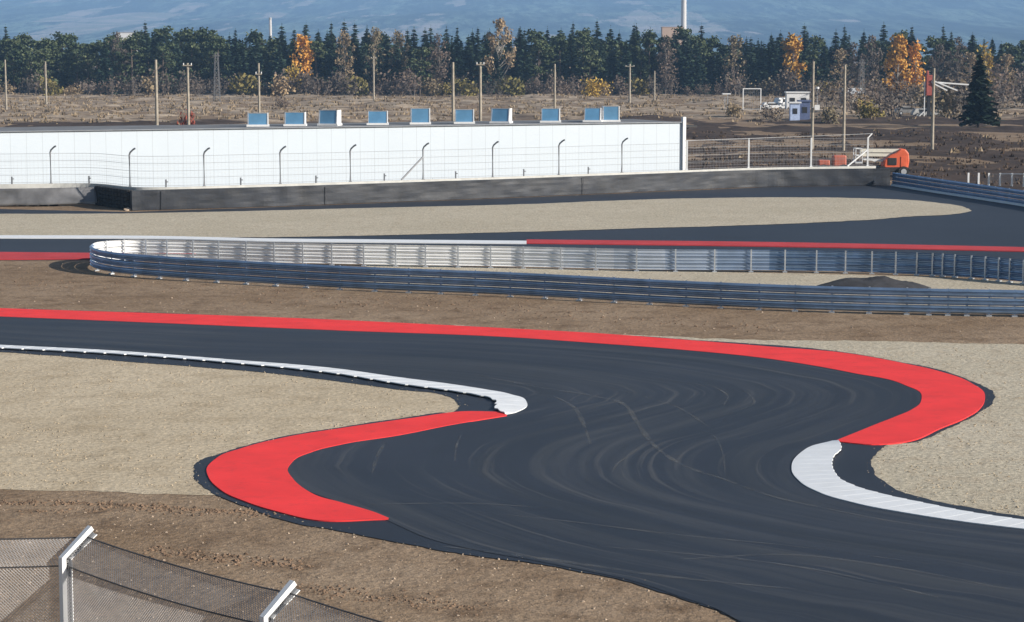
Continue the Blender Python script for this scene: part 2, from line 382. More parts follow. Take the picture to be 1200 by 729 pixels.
# dust and tyre lines lying on the asphalt
mk = MB()
def mark(pts, w):
    g = resample([G(p.x, p.y, 0.024) for p in spline(pts, 10)], 60); vs = []; fs = []
    for i, p in enumerate(g):
        d = (g[min(i+1, 59)] - g[max(i-1, 0)]).normalized(); nrm = Vector((-d.y, d.x, 0))
        ww = w*(0.4+0.6*math.sin(math.pi*(i+0.5)/60))*(0.7+0.6*noise.noise(p*0.8))
        ww *= 0.65; vs += [p+nrm*ww, p-nrm*ww]
    for i in range(59): fs.append((2*i+1, 2*i, 2*i+2, 2*i+3))
    b = len(mk.v); mk.add(vs, [f if True else f for f in fs])
for pts, w in [
    ([(560,440),(640,455),(700,465),(733,475),(748,497),(765,520),(800,545),(850,562)], 0.16),
    ([(620,462),(655,467),(675,480),(685,500),(692,520)], 0.14),
    ([(760,443),(810,450),(840,455),(853,465),(848,475)], 0.08),
    ([(850,456),(875,460),(884,470),(862,482),(838,490)], 0.08),
    ([(755,520),(735,535),(722,545),(716,556)], 0.08),
    ([(450,520),(442,535),(436,555)], 0.13), ([(540,510),(535,522),(533,540)], 0.07),
    ([(700,450),(760,466),(800,480),(830,500)], 0.07), ([(820,505),(838,512),(846,528),(850,556)], 0.06),
    ([(800,545),(850,562),(900,580),(970,596),(1050,612)], 0.12),
    ([(405,592),(480,590),(560,590),(640,595)], 0.10), ([(520,640),(640,655),(780,675),(930,690)], 0.15),
    ([(800,655),(930,650),(1050,665),(1180,690)], 0.14), ([(480,450),(560,462),(620,474)], 0.06),
    ([(700,640),(820,650),(960,668),(1100,700)], 0.12), ([(560,600),(660,610),(780,625),(930,640),(1100,662)], 0.10)]:
    mark(pts, w)
tag(mk.build('tyre_marks', M['mark']), kind='stuff')
bpy.data.objects['tyre_marks'].data.flip_normals() if bpy.data.objects['tyre_marks'].data.polygons[0].normal.z < 0 else None

# ------------------------------------------------------------------ boundary behind the tyre wall, field grid
BND = [(-600,245),(0,236),(155,238),(300,236),(600,224),(900,213),(1035,212),(1055,206),(1210,231),(1500,275)]
def bnd(px):
    for (a, b), (c, d) in zip(BND, BND[1:]):
        if a <= px <= c: return b + (d-b)*(px-a)/(c-a)
    return 275 if px > 0 else 245
def field_z(x, y):
    k = min(1, max(0, (y-195)/60))
    return 0.005 + k*(0.8*max(-0.2, noise.noise(Vector((x*0.07, y*0.05, 0)))) + 0.5*max(0, noise.noise(Vector((x*0.3, y*0.14, 5)))))
def dryness(x, y):
    px, py = pix(x, y)
    lim = 139 if px < 800 else 139 + (px-800)*0.004
    d = (lim - py)/16.0
    if px < 560: d = (143 - py)/14.0
    if px > 960: d -= 0.15
    return min(1, max(0, 0.5 + d))
nx, ny = 300, 260; mb = MB(); vals = []; idx = {}
ys = [150 + 400*(j/ny)**1.15 for j in range(ny+1)]
for j in range(ny+1):
    y = ys[j]; hw = 70 + y*0.33
    for i in range(nx+1):
        x = -hw + 2*hw*i/nx
        mb.v.append((x, y, field_z(x, y))); vals.append(dryness(x, y))
for j in range(ny):
    for i in range(nx):
        a = j*(nx+1)+i; x, y, z = mb.v[a]
        px, py = pix(x, y)
        if py < bnd(px): mb.f.append((a, a+1, a+nx+2, a+nx+1))
fo = tag(mb.build('field', M['field'], smooth=True), kind='structure')
at = fo.data.attributes.new('dry', 'FLOAT', 'POINT'); at.data.foreach_set('value', vals)

# grass tufts, weeds and stones
def tufts(name, n, pick, m, h, wdt, blades):
    mb = MB(); k = 0
    while k < n:
        p = pick()
        if p is None: continue
        x, y = p; z = field_z(x, y) - 0.03; k += 1
        cx = R.uniform(0.6, 1.5)
        for q in range(blades):
            a = R.uniform(0, 6.28); hh = h*cx*R.uniform(0.5, 1.3); w_ = wdt*R.uniform(0.5, 1.2)
            ox, oy = R.uniform(-.6, .6)*wdt*3, R.uniform(-.6, .6)*wdt*3
            lx, ly = R.uniform(-.5, .5)*hh, R.uniform(-.5, .5)*hh
            mb.add([(x+ox-w_*math.cos(a), y+oy-w_*math.sin(a), z), (x+ox+w_*math.cos(a), y+oy+w_*math.sin(a), z), (x+ox+lx, y+oy+ly, z+hh)], [(0, 1, 2)])
    return tag(mb.build(name, m), kind='stuff')
def pick_dry():
    y = 215 + 315*R.random()**1.1; x = R.uniform(-1, 1)*(10 + y*0.27)
    if R.random() > dryness(x, y) + noise.noise(Vector((x*0.06, y*0.03, 3)))*0.4: return None
    return x, y
def pick_soil():
    y = 168 + 110*R.random(); x = R.uniform(-1, 1)*(10 + y*0.27)
    px, py = pix(x, y)
    if py > bnd(px) - 4 or R.random() < dryness(x, y) + 0.1: return None
    return x, y
tufts('dry_grass', 3800, pick_dry, M['straw'], 0.40, 0.20, 7)
tufts('weeds', 3500, pick_soil, M['weed'], 0.28, 0.12, 6)

def pebble(mb, p, r):
    a = R.uniform(0, 6.28); sx, sy, sz = r*R.uniform(.7, 1.3), r*R.uniform(.7, 1.3), r*R.uniform(.5, .9)
    vs = []
    for (u, v_, w_) in ((1,0,0),(0,1,0),(-1,0,0),(0,-1,0),(0,0,1),(.6,.6,.5),(-.6,.5,.55)):
        x, y = u*sx*R.uniform(.7, 1.1), v_*sy*R.uniform(.7, 1.1)
        vs.append((p.x + x*math.cos(a)-y*math.sin(a), p.y + x*math.sin(a)+y*math.cos(a), p.z + w_*sz))
    mb.add(vs, [(0,5,4),(0,1,5),(5,1,4),(1,6,4),(1,2,6),(6,2,4),(2,3,4),(3,0,4)])
mb = MB()
def in_poly(px, py, poly):
    c = False; n = len(poly); j = n-1
    for i in range(n):
        xi, yi, xj, yj = poly[i][0], poly[i][1], poly[j][0], poly[j][1]
        if (yi > py) != (yj > py) and px < (xj-xi)*(py-yi)/(yj-yi)+xi: c = not c
        j = i
    return c
mg = [(p.x, p.y) for p in margin]
k = 0
while k < 1400:
    t = R.random()
    if t < 0.7: px, py = R.uniform(-40, 900), R.uniform(578, 760)
    else: px, py = R.uniform(-40, 1260), R.uniform(308, 402)
    if in_poly(px, py, mg): continue
    p = G(px, py, -0.012); pebble(mb, p, R.choice((0.015, 0.02, 0.02, 0.025, 0.03, 0.045)) * (1.0 if t < 0.7 else 1.3)); k += 1
tag(mb.build('loose_stones', M['stone']), kind='stuff')

mb = MB(); wet = simple('damp_clod', (0.175,0.115,0.074), 0.95, var=0.35, scale=2, bmp=0.3)
for pts, n, sp_, big in [([(-20,590),(120,591),(220,597),(330,604)], 420, 3.0, .07), ([(20,600),(160,598),(300,606)], 160, 4, .06), ([(180,645),(260,655),(350,662)], 260, 7, .07), ([(360,690),(430,700),(560,712)], 260, 9, .06),
                      ([(0,330),(250,340),(500,352),(700,366)], 260, 7, .08), ([(300,352),(600,366),(900,384)], 220, 6, .08)]:
    cv = spline(pts, 12)
    for _ in range(n):
        p = R.choice(cv)+Vector((R.gauss(0, 9), R.gauss(0, sp_*.45)))
        pebble(mb, G(p.x, p.y, -0.012), R.uniform(.3, 1.0)*big)
tag(mb.build('soil_clods', wet), kind='stuff')
mb = MB(); k = 0
while k < 1500:                              # lumps and hollows of coarser stone on the gravel
    c0 = Vector((R.uniform(-20, 560), R.uniform(425, 572))) if R.random() < .6 else Vector((R.uniform(860, 1230), R.uniform(405, 610)))
    for _ in range(R.randint(2, 9)):
        p = c0 + Vector((R.gauss(0, 14), R.gauss(0, 1.2)))
        if in_poly(p.x, p.y, mg): continue
        pebble(mb, G(p.x, p.y, -0.004), R.uniform(.02, .05)); k += 1
tag(mb.build('gravel_lumps', simple('coarse_stone', (0.35,0.285,0.20), 0.95, var=0.3, scale=2)), kind='stuff')
mb = MB(); gm = [G(p.x, p.y, 0.004) for p in margin if -60 < p.x < 1260 and p.y < 780]
for a, b in zip(gm, gm[1:]):
    L = (b-a).length
    if L > 2.5: continue
    nr = Vector((-(b-a).y, (b-a).x, 0)).normalized()
    for _ in range(int(L*9)):
        p = a.lerp(b, R.random()) + nr*R.gauss(0, .16); pebble(mb, p, R.choice((.012,.015,.02,.02,.03)))
tag(mb.build('spilled_gravel', simple('spilled_stone', (0.33,0.27,0.20), 0.9, var=0.3, scale=2)), kind='stuff')
mb = MB(); mc = G(1022, 337); mw, md, mh = 2.75, 1.5, 0.46; nr_, na = 9, 36
for i in range(nr_+1):
    r = i/nr_
    for j in range(na):
        a = 2*math.pi*j/na; q = Vector((math.cos(a)*r*mw, math.sin(a)*r*md, 0))
        h = mh*(1-r*r)**1.1*(1+0.35*noise.noise(q*1.1)) + 0.05*noise.noise(q*5+Vector((3,0,0))) if r < 1 else -0.03
        mb.v.append((q.x, q.y, max(h, -0.03)))
for i in range(nr_):
    for j in range(na): a = i*na+j; b = i*na+(j+1) % na; mb.f.append((a, a+na, b+na, b))
mo = mb.build('soil_mound', simple('dark_rubble', (0.035,0.035,0.04), 0.95, var=0.4, scale=3, bmp=0.5), smooth=True); mo.location = mc
tag(mo, 'low dark mound of rubble between the two runs of the looping guardrail at right', 'mound')

# ------------------------------------------------------------------ hills
mb = MB(); nx, ny = 150, 110
for j in range(ny+1):
    y = 4300 + 14500*(j/ny)**1.3
    for i in range(nx+1):
        x = (-1+2*i/nx)*(900 + y*0.42)
        t = (y-4300)/9500
        if t <= 1: h = 560*t**1.2
        else: h = 560 - (t-1)*200
        n = noise.fractal(Vector((x*0.0006, y*0.0004, 1.3)), 1.0, 2.0, 6)
        h += n*85*min(1, t*2.2)
        h += 40*math.sin(x*0.0007+0.8)*min(1, t*2)
        mb.v.append((x, y, h-0.2))
for j in range(ny):
    for i in range(nx):
        a = j*(nx+1)+i; mb.f.append((a, a+1, a+nx+2, a+nx+1))
tag(mb.build('hills', M['hill'], smooth=True), kind='structure')
HILL_TOP = max(v[2] for v in mb.v)

# ------------------------------------------------------------------ guardrails
BEAM = [(0,0),(0.02,0.015),(0.08,0.055),(0.085,0.095),(0.02,0.135),(0.02,0.175),(0.085,0.215),(0.08,0.255),(0.02,0.295),(0,0.31)]
def sweep(mb, path, prof, side=1, close=False):
    n = len(path); k = len(prof); vs = []; fs = []
    for i, p in enumerate(path):
        d = (path[min(i+1, n-1)] - path[max(i-1, 0)]); d.z = 0; d.normalize()
        nr = Vector((d.y, -d.x, 0))*side
        for (o, z) in prof: vs.append(p + nr*o + Vector((0, 0, z)))
    for i in range(n-1):
        for q in range(k-1): fs.append((i*k+q, i*k+q+1, (i+1)*k+q+1, (i+1)*k+q))
        if close: fs.append((i*k+k-1, i*k, (i+1)*k, (i+1)*k+k-1))
    if close: fs.append(tuple(range(k-1, -1, -1))); fs.append(tuple((n-1)*k+q for q in range(k)))
    mb.add(vs, fs)
def near_param(path, pxs):                   # indices of the path points nearest to pixel columns
    out = []
    for px in pxs:
        out.append(min(range(len(path)), key=lambda i: abs(pix(path[i].x, path[i].y)[0]-px)))
    return out
fade = [simple('sun_fade_beam', tuple(a+(b-a)*(q+1)/6 for a, b in zip((0.25,0.36,0.53), (0.84,0.85,0.86))), 0.4, metal=0.65-0.5*(q+1)/6, var=0.1, scale=1.4) for q in range(5)]  # beam colours stepped from painted shade to painted sunlight
def guardrail(name, path, stations, label, post_side, beams=(0.10, 0.435, 0.77), kerb=False, plates=True, split=None, mats=None, k0=0):
    root = empty(name, path[0].copy(), 0, label, 'guardrail'); org = root.location.copy()
    P = [p - org for p in path]
    post_d = []
    for s in stations:
        d = (P[min(s+1, len(P)-1)] - P[max(s-1, 0)]).normalized(); post_d.append((P[s], d))
    for z0 in beams:
        mb = MB()
        prof = [(o, z+z0) for o, z in BEAM]
        inner = [(o-0.008, z+z0) for o, z in reversed(BEAM)]
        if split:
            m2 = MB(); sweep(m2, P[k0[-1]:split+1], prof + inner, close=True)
            ro = m2.build('rail', mats[0], root); ro['label'] = 'beam painted sunlit pale on the far side of the loop'
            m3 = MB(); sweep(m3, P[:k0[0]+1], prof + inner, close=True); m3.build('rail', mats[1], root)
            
            for q, (ka, kb) in enumerate(zip(k0, k0[1:])):   # colour steps paint the sun strengthening towards the rounded end
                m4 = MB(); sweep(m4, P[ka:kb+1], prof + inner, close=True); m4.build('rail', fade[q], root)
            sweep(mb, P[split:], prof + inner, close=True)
        else: sweep(mb, P, prof + inner, close=True)
        if plates:
            for (p, d), st in zip(post_d, stations):
                if split and st < split: continue
                nr = Vector((d.y, -d.x, 0)); rz = math.atan2(d.y, d.x)
                for zz in (0.155,):
                    mb.box(p + nr*0.027 + Vector((0, 0, z0+zz)), (0.26, 0.012, 0.05), rz)
                for zz in (0.075, 0.235): mb.box(p + nr*0.088 + Vector((0.06*d.x, 0.06*d.y, z0+zz)), (0.035, 0.02, 0.035), rz)
        mb.build('rail', (mats or (0, M['shaded_steel']))[1], root)
    for p, d in post_d:
        nr = Vector((d.y, -d.x, 0)); rz = math.atan2(d.y, d.x); mb = MB()
        q = p - nr*0.05
        mb.box(q + Vector((0, 0, 0.54)), (0.015, 0.05, 1.12), rz)
        mb.box(q + nr*0.021 + Vector((0, 0, 0.541)), (0.07, 0.012, 1.118), rz)
        mb.box(q - nr*0.021 + Vector((0, 0, 0.541)), (0.07, 0.012, 1.118), rz)
        mb.box(q + nr*0.03 + Vector((0, 0, 0.02)), (0.22, 0.2, 0.05), rz)
        mb.build('post', M['galv_post'], root)
    if kerb:
        mb = MB(); sweep(mb, P, [(0.14,0.0),(0.14,0.17),(-0.12,0.17),(-0.12,0.0)], close=True)
        mb.build('base_kerb', M['white_paint'], root)
    return root
loop_px = [(1420,352),(1300,341),(1200,332.5),(1150,327.7),(1100,324),(1050,322),(950,319.7),(750,318),(600,314.5),(500,313),(350,310.3),(200,306.5),(150,306),(120,308),(107.5,313),(114,317.7),(133,321.7),(200,327.7),(300,334),(400,339.8),(600,348.3),(800,359.3),(900,363.8),(1000,367.2),(1100,369.7),(1200,371.5),(1420,375)]
gp = [G(*p) for p in loop_px]
path = resample(spline([(p.x, p.y, 0) for p in gp], 24), 900)
half = len(path)
apex = min(range(half), key=lambda i: pix(path[i].x, path[i].y)[0])
far_px = [1250,1232,1216,1200,1184,1170,1156,1138,1120,1105,1092,1074,1050,1021,992,958,921,880,836,792,745,698,656,614,575,537,500,464,427,389,356,322,289,256,226,196,173,146,124]
near_px = [113,130,156,186,218,252,287,322,358,398,438,478,517,556,597,637,678,720,760,803,845,890,932,975,1018,1062,1088,1112,1134,1158,1190,1230]
si = near_param(path[:apex+1], far_px) + [apex + i for i in near_param(path[apex:], near_px)]
guardrail('guardrail', path, si, 'long looping steel guardrail of three beams beside the brown dirt bank', 1, split=apex-14, k0=near_param(path[:apex], [900, 840, 780, 720, 660, 600]), mats=(M['sunlit_steel'], M['shaded_steel']))
rp = [G(1046,217.9), G(1100,226.5), G(1150,234), G(1200,241.8), G(1320,263), G(1500,298)]
path2 = resample(spline([(p.x, p.y, 0) for p in rp], 20), 160)
guardrail('guardrail', path2, list(range(2, 158, 6)), 'guardrail painted shade blue on a white base running from the end of the black tyre wall', 1, kerb=True, plates=False)

# ------------------------------------------------------------------ tyre wall (rubber belt), concrete wall and debris fence
def along(path):
    L = [0.0]
    for a, b in zip(path, path[1:]): L.append(L[-1]+(b-a).length)
    return L
def at_px(path, px):
    i = min(range(len(path)), key=lambda i: abs(pix(path[i].x, path[i].y)[0]-px)); d = (path[min(i+1, len(path)-1)]-path[max(i-1, 0)]).normalized()
    return path[i], d
tw = [G(155,247), G(300,242.8), G(450,237.3), G(600,231.5), G(750,225.2), G(900,219.2), G(1000,217.6), G(1043,217.2)]
tpath = resample(spline([(p.x, p.y, 0) for p in tw], 20), 220)
root = empty('tyre_wall', tpath[0].copy(), 0, 'long dark tyre wall covered with black rubber belting in front of the white building', 'tyre wall')
org = root.location.copy(); T = [p-org for p in tpath]
mb = MB(); k = 7; vs = []; fs = []
for i, p in enumerate(T):
    d = (T[min(i+1, 219)]-T[max(i-1, 0)]).normalized(); nr = Vector((d.y, -d.x, 0))
    for q in range(k+1):
        z = 0.02 + 1.33*q/k + (0.05*noise.noise(Vector((i*0.13, 9, 0))) if q == k else 0)
        o = 0.02*math.sin(q/k*math.pi*3)*noise.noise(Vector((i*0.2, q*0.4, 2))) + 0.045*noise.noise(Vector((i*0.25, q*0.15, 7)))
        vs.append(p + nr*o + Vector((0, 0, z)))
    vs.append(p - nr*0.62 + Vector((0, 0, 1.33))); vs.append(p - nr*0.62 + Vector((0, 0, 0.0)))
kk = k+3
for i in range(219):
    for q in range(kk-1): fs.append((i*kk+q, (i+1)*kk+q, (i+1)*kk+q+1, i*kk+q+1))
fs.append(tuple(range(kk))); fs.append(tuple(219*kk+q for q in range(kk-1, -1, -1)))
mb.add(vs, fs); mb.build('rubber_belt', M['rubber'], root)
mb = MB(); acc = 0                           # vertical lap strips
for i in (7, 48, 122):
    d = (T[i+1]-T[i-1]).normalized(); nr = Vector((d.y, -d.x, 0)); mb.box(T[i] + nr*0.10 + Vector((0, 0, 0.66)), (0.05, 0.02, 1.28), math.atan2(d.y, d.x))
mb.build('lap_strip', M['rubber'], root)

# left length of belt with its loose lifted end
lw = [G(-260,243.5), G(-100,242.6), G(0,242), G(60,241.5), G(113,240.6)]
lpath = resample(spline([(p.x, p.y, 0) for p in lw], 20), 90)
root = empty('tyre_wall', lpath[0].copy(), 0, 'shorter grey rubber belted tyre wall whose loose end curls out beside the dark gap', 'tyre wall')
org = root.location.copy(); T = [p-org for p in lpath]
mb = MB(); vs = []; fs = []
for i, p in enumerate(T):
    d = (T[min(i+1, 89)]-T[max(i-1, 0)]).normalized(); nr = Vector((d.y, -d.x, 0))
    lift = max(0, (i-50)/39.0)**1.6
    for q in range(k+1):
        s = q/k
        z = 0.02 + 0.22*lift*(1-s) + 1.2*s + 0.06*lift*s
        o = 0.10 + lift*(0.75*(1-s)**1.3 - 0.1*s) + 0.05*noise.noise(Vector((i*0.25, q*0.5, 4)))
        vs.append(p + nr*o + Vector((0, 0, z)))
kk = k+1
for i in range(89):
    for q in range(kk-1): fs.append((i*kk+q, (i+1)*kk+q, (i+1)*kk+q+1, i*kk+q+1))
mb.add(vs, fs); belt = mb.build('rubber_belt', simple('highlit_grey_belt', (0.14,0.14,0.145), 0.38, var=0.5, scale=0.8, bmp=0.2, spec=0.7), root, smooth=True)  # grey belt, its base colour raised to paint a highlight
sm = belt.modifiers.new('thick', 'SOLIDIFY'); sm.thickness = 0.03
mb = MB()
for i in range(2, 78, 3):                    # the tyre stacks behind the belt
    d = (T[i+1]-T[i-1]).normalized(); nr = Vector((d.y, -d.x, 0))
    for q in range(4): mb.cyl(T[i]-nr*0.32+Vector((0, 0, 0.14+q*0.27)), 0.30, 0.24, 'Z', 14)
for t in range(1, 12):
    q0 = lpath[-1].lerp(tpath[0], t/12)-org
    for q in range(5): mb.cyl(q0+Vector((-.1, .55, 0.14+q*0.27)), 0.30, 0.24, 'Z', 14)
mb.build('tyre_stack', M['tyre'], root)

# concrete wall carrying the debris fence
fw = [G(-260,243.5)+Vector((0,1.9,0)), G(0,242)+Vector((0,1.9,0)), G(100,241)+Vector((0,2.0,0)), G(155,247)+Vector((0,2.6,0)), G(300,242.8)+Vector((0,2.1,0)), G(450,237.3)+Vector((0,2.0,0)), G(600,231.5)+Vector((0,2.0,0)), G(750,225.2)+Vector((0,2.0,0)), G(900,219.2)+Vector((0,2.0,0)), G(1030,216.8)+Vector((0,2.0,0))]
fpath = resample(spline([(p.x, p.y, 0) for p in fw], 20), 400)
mb = MB(); o0 = fpath[0].copy()
sweep(mb, [p-o0 for p in fpath], [(0.15,0.0),(0.15,1.42),(-0.15,1.42),(-0.15,0.0)], close=True)
cw = mb.build('concrete_wall', M['concrete']); cw.location = o0
tag(cw, 'low pale concrete wall showing as a light line above the black tyre wall', 'wall')

def debris_fence(name, p0, p1, posts_px, label, mat, arm, brace_px, top, wires):
    i0 = min(range(400), key=lambda i: abs(pix(fpath[i].x, fpath[i].y)[0]-p0)); i1 = min(range(400), key=lambda i: abs(pix(fpath[i].x, fpath[i].y)[0]-p1))
    sub = fpath[i0:i1+1]; root = empty(name, sub[0].copy(), 0, label, 'fence'); org = root.location.copy()
    S = [p-org for p in sub]; B = 1.42
    for px in posts_px:
        p, d = at_px(sub, px); p = p-org; d = Vector((0.92,0.39,0)); nr = Vector((d.y, -d.x, 0)); mb = MB()
        if arm:
            pts = [p+Vector((0,0,B)), p+Vector((0,0,top-0.45)), p+nr*0.06+d*0.05+Vector((0,0,top-0.28)), p+nr*0.22+d*0.22+Vector((0,0,top-0.08)), p+nr*0.32+d*0.34+Vector((0,0,top))]
            mb.tube(pts, 0.062, 8)
            mb.box(p+Vector((0,0,B+0.015)), (0.22,0.22,0.03))
        else:
            mb.box(p+Vector((0,0,(B+top)/2)), (0.13,0.13,top-B))
            mb.box(p+Vector((0,0,B+0.015)), (0.26,0.26,0.03))
        mb.build('post', mat, root)
    for a, b in zip(posts_px, posts_px[1:]) if arm else ():
        p, d = at_px(sub, (a+b)/2-2); p = p-org; mb = MB(); mb.box(p+Vector((0,0,B+0.26)), (0.10,0.10,0.52)); mb.box(p+Vector((0.05,0,B+0.36)), (0.2,0.06,0.06)); mb.build('stub_post', mat, root)
    for px in brace_px:
        p, d = at_px(sub, px); p = p-org; mb = MB(); mb.bar(p+Vector((0,0,top-1.0)), p-d*1.75+Vector((0,0,B+0.02)), 0.10); mb.build('brace', mat, root)
    step = S[::4]+[S[-1]]
    for wz in wires:
        mb = MB(); mb.tube([p+Vector((0,0,B+wz)) for p in step], 0.011, 4); mb.build('wire', M['wire'], root)
    mb = MB(); L = along(S); tot = L[-1]; n = int(tot/0.28); rs = resample(S, n)   # welded mesh
    for p in rs: mb.bar(p+Vector((0,0,B+0.02)), p+Vector((0,0,B+wires[-1])), 0.006)
    zz = 0.1
    while zz < wires[-1]:
        mb.tube([p+Vector((0,0,B+zz)) for p in step], 0.003, 3); zz += 0.2
    mb.build('mesh_panel', M['wire'], root)
    return root, S, org
grey_post = simple('grey_post_steel', (0.24,0.25,0.27), 0.5, metal=0.4, var=0.1)
debris_fence('debris_fence', -230, 797, [-190,-112,-30,60,153,241,330,412,496,576,654,729], 'tall debris fence of grey posts with bent tops standing before the white building', grey_post, True, [496], 4.05, [0.1,0.62,1.1,1.6,2.1])
r2, S2, o2 = debris_fence('debris_fence', 801, 1022, [804,877,949,1016], 'white posted wire fence beyond the end of the white building before dark soil', M['white_metal'], False, [1016], 3.75, [0.1,0.6,1.15,1.75,2.25])
mb = MB(); p, d = at_px([q+o2 for q in S2], 1016); p = p-o2; mb.bar(p+Vector((0,0,3.7)), p+d*0.35+Vector((0,0,4.05)), 0.08); mb.build('post_arm', M['white_metal'], r2)
mb = MB(); mb.tube([S2[0]+Vector((0,0,3.72)), S2[len(S2)//2]+Vector((0,0,3.80)), p+d*0.35+Vector((0,0,4.03))], 0.02, 5); mb.build('wire', M['wire'], r2)

# ------------------------------------------------------------------ white building
bd = Vector((53, 22, 0)).normalized(); bn = Vector((-bd.y, bd.x, 0)); bang = math.atan2(bd.y, bd.x)
bR = Vector((X(799, 182, 3), 182, 0)); LEN, DEP, HT = 96.0, 9.5, 4.62
root = empty('paddock_building', bR, bang, 'long low white clad building with flat dark roof behind the debris fence', 'building')
mb = MB()
mb.box((-LEN/2, 0.1, HT/2), (LEN, 0.2, HT)); mb.box((-LEN/2, DEP-0.1, HT/2), (LEN, 0.2, HT)); mb.box((-0.1, DEP/2, HT/2), (0.2, DEP-0.404, HT)); mb.box((-LEN+0.1, DEP/2, HT/2), (0.2, DEP-0.404, HT))
mb.build('wall', M['cladding'], root)
mb = MB(); mb.box((-LEN/2, DEP/2, HT-0.02), (LEN-0.41, DEP-0.41, 0.12)); mb.build('roof', M['roof'], root)
mb = MB(); mb.box((-LEN/2, -0.02, HT+0.035), (LEN, 0.3, 0.07)); mb.build('coping', simple('coping_metal', (0.25,0.27,0.30), 0.5, metal=0.5), root)
mb = MB(); mb.box((0.14, -0.06, 2.55), (0.28, 0.34, 5.1)); mb.build('corner_post', M['white_metal'], root)
mb = MB(); mb.box((0.9, 1.2, HT-0.35), (1.2, 2.2, 0.16)); mb.bar((0.3,1.2,HT-1.1), (1.3,1.2,HT-0.45), 0.08); mb.build('canopy', M['dark'], root)

def roof_light(px, w, h, tilt, yaw, side, label):
    # find the spot on the roof about 3 m behind the front wall
    best = None
    for s in range(0, 960):
        q = bR - bd*(s*0.1) + bn*3.2; d_ = abs(pix(q.x, q.y, HT+0.6)[0]-px)
        if best is None or d_ < best[0]: best = (d_, q)
    q = best[1]; r = empty('roof_light', (q.x, q.y, HT+0.045), yaw, label, 'roof light', 'roof lights along the white building')
    mb = MB(); mb.box((0, 0, 0.08), (w+0.25, 1.1, 0.16)); mb.build('base', M['white_metal'], r)
    dy = math.tan(tilt)*h
    y0, y1 = -0.45, -0.45+dy
    mb = MB(); mb.add([(-w/2, y0, 0.16), (w/2, y0, 0.16), (w/2, y1, h), (-w/2, y1, h), (-w/2, y0+0.03, 0.16), (w/2, y0+0.03, 0.16), (w/2, y1+0.03, h), (-w/2, y1+0.03, h)], [(0,1,2,3),(5,4,7,6),(1,5,6,2),(4,0,3,7),(3,2,6,7),(0,4,5,1)])
    mb.build('pane', M['blue_pane'], r)
    for sx_ in (-1, 1):
        if side or sx_ > 0:
            mb = MB(); x = sx_*(w/2+0.03); mb.add([(x-0.025, y0, 0.16), (x-0.025, y1, h+0.03), (x-0.025, 0.5, h+0.03), (x-0.025, 0.5, 0.16), (x+0.025, y0, 0.16), (x+0.025, y1, h+0.03), (x+0.025, 0.5, h+0.03), (x+0.025, 0.5, 0.16)], [(0,1,2,3),(7,6,5,4),(0,4,5,1),(1,5,6,2),(2,6,7,3),(3,7,4,0)]); mb.build('side_panel', M['white_metal'], r)
    mb = MB(); fr = 0.05
    for sx_ in (-1, 1): mb.bar((sx_*(w/2-fr/2), y0-0.01, 0.17), (sx_*(w/2-fr/2), y1-0.01, h), fr, 0.04)
    mb.bar((-w/2, y1-0.01, h+0.02), (w/2, y1-0.01, h+0.02), fr, 0.05); mb.build('frame', M['galv_post'], r)
    mb = MB(); mb.add([(-w/2, y1+0.04, h+0.01), (w/2, y1+0.04, h+0.01), (w/2, 0.5, h+0.01), (-w/2, 0.5, h+0.01), (-w/2, 0.5, 0.16), (w/2, 0.5, 0.16)], [(0,1,2,3),(3,2,5,4)]); mb.build('back', M['white_metal'], r)
    return r
rl = [(302,1.55,1.05,0.10,0.10,1,'blue roof light furthest left on the white building, below a slim wooden pole'),
      (346,1.55,1.08,0.16,0.0,1,'blue roof light second from left on the white building, right of the leftmost one'),
      (387,1.5,1.22,0.12,-0.28,1,'darker blue roof light with a wide pale right side, third from the left'),
      (443,1.55,1.10,0.25,0.05,0,'dark blue leaning roof light with white right edge, fourth from the left'),
      (493,1.5,1.28,0.10,0.06,1,'pale blue roof light fifth from left, tallest of the middle group'),
      (544,1.5,1.15,0.12,0.02,1,'blue roof light at the foot of the twin wooden poles, left of the right pole'),
      (587,1.5,1.2,0.22,-0.26,1,'dark blue roof light with bright side panel right of the twin wooden poles'),
      (645,1.5,1.15,0.30,-0.05,0,'leaning blue roof light below the lone pole, third from the right'),
      (694,1.35,1.15,0.55,-0.10,0,'steeply leaning dark roof light touching the rightmost pale one'),
      (715,1.35,1.3,0.06,0.05,1,'pale blue roof light furthest right on the white building')]
for a in rl: roof_light(*a)

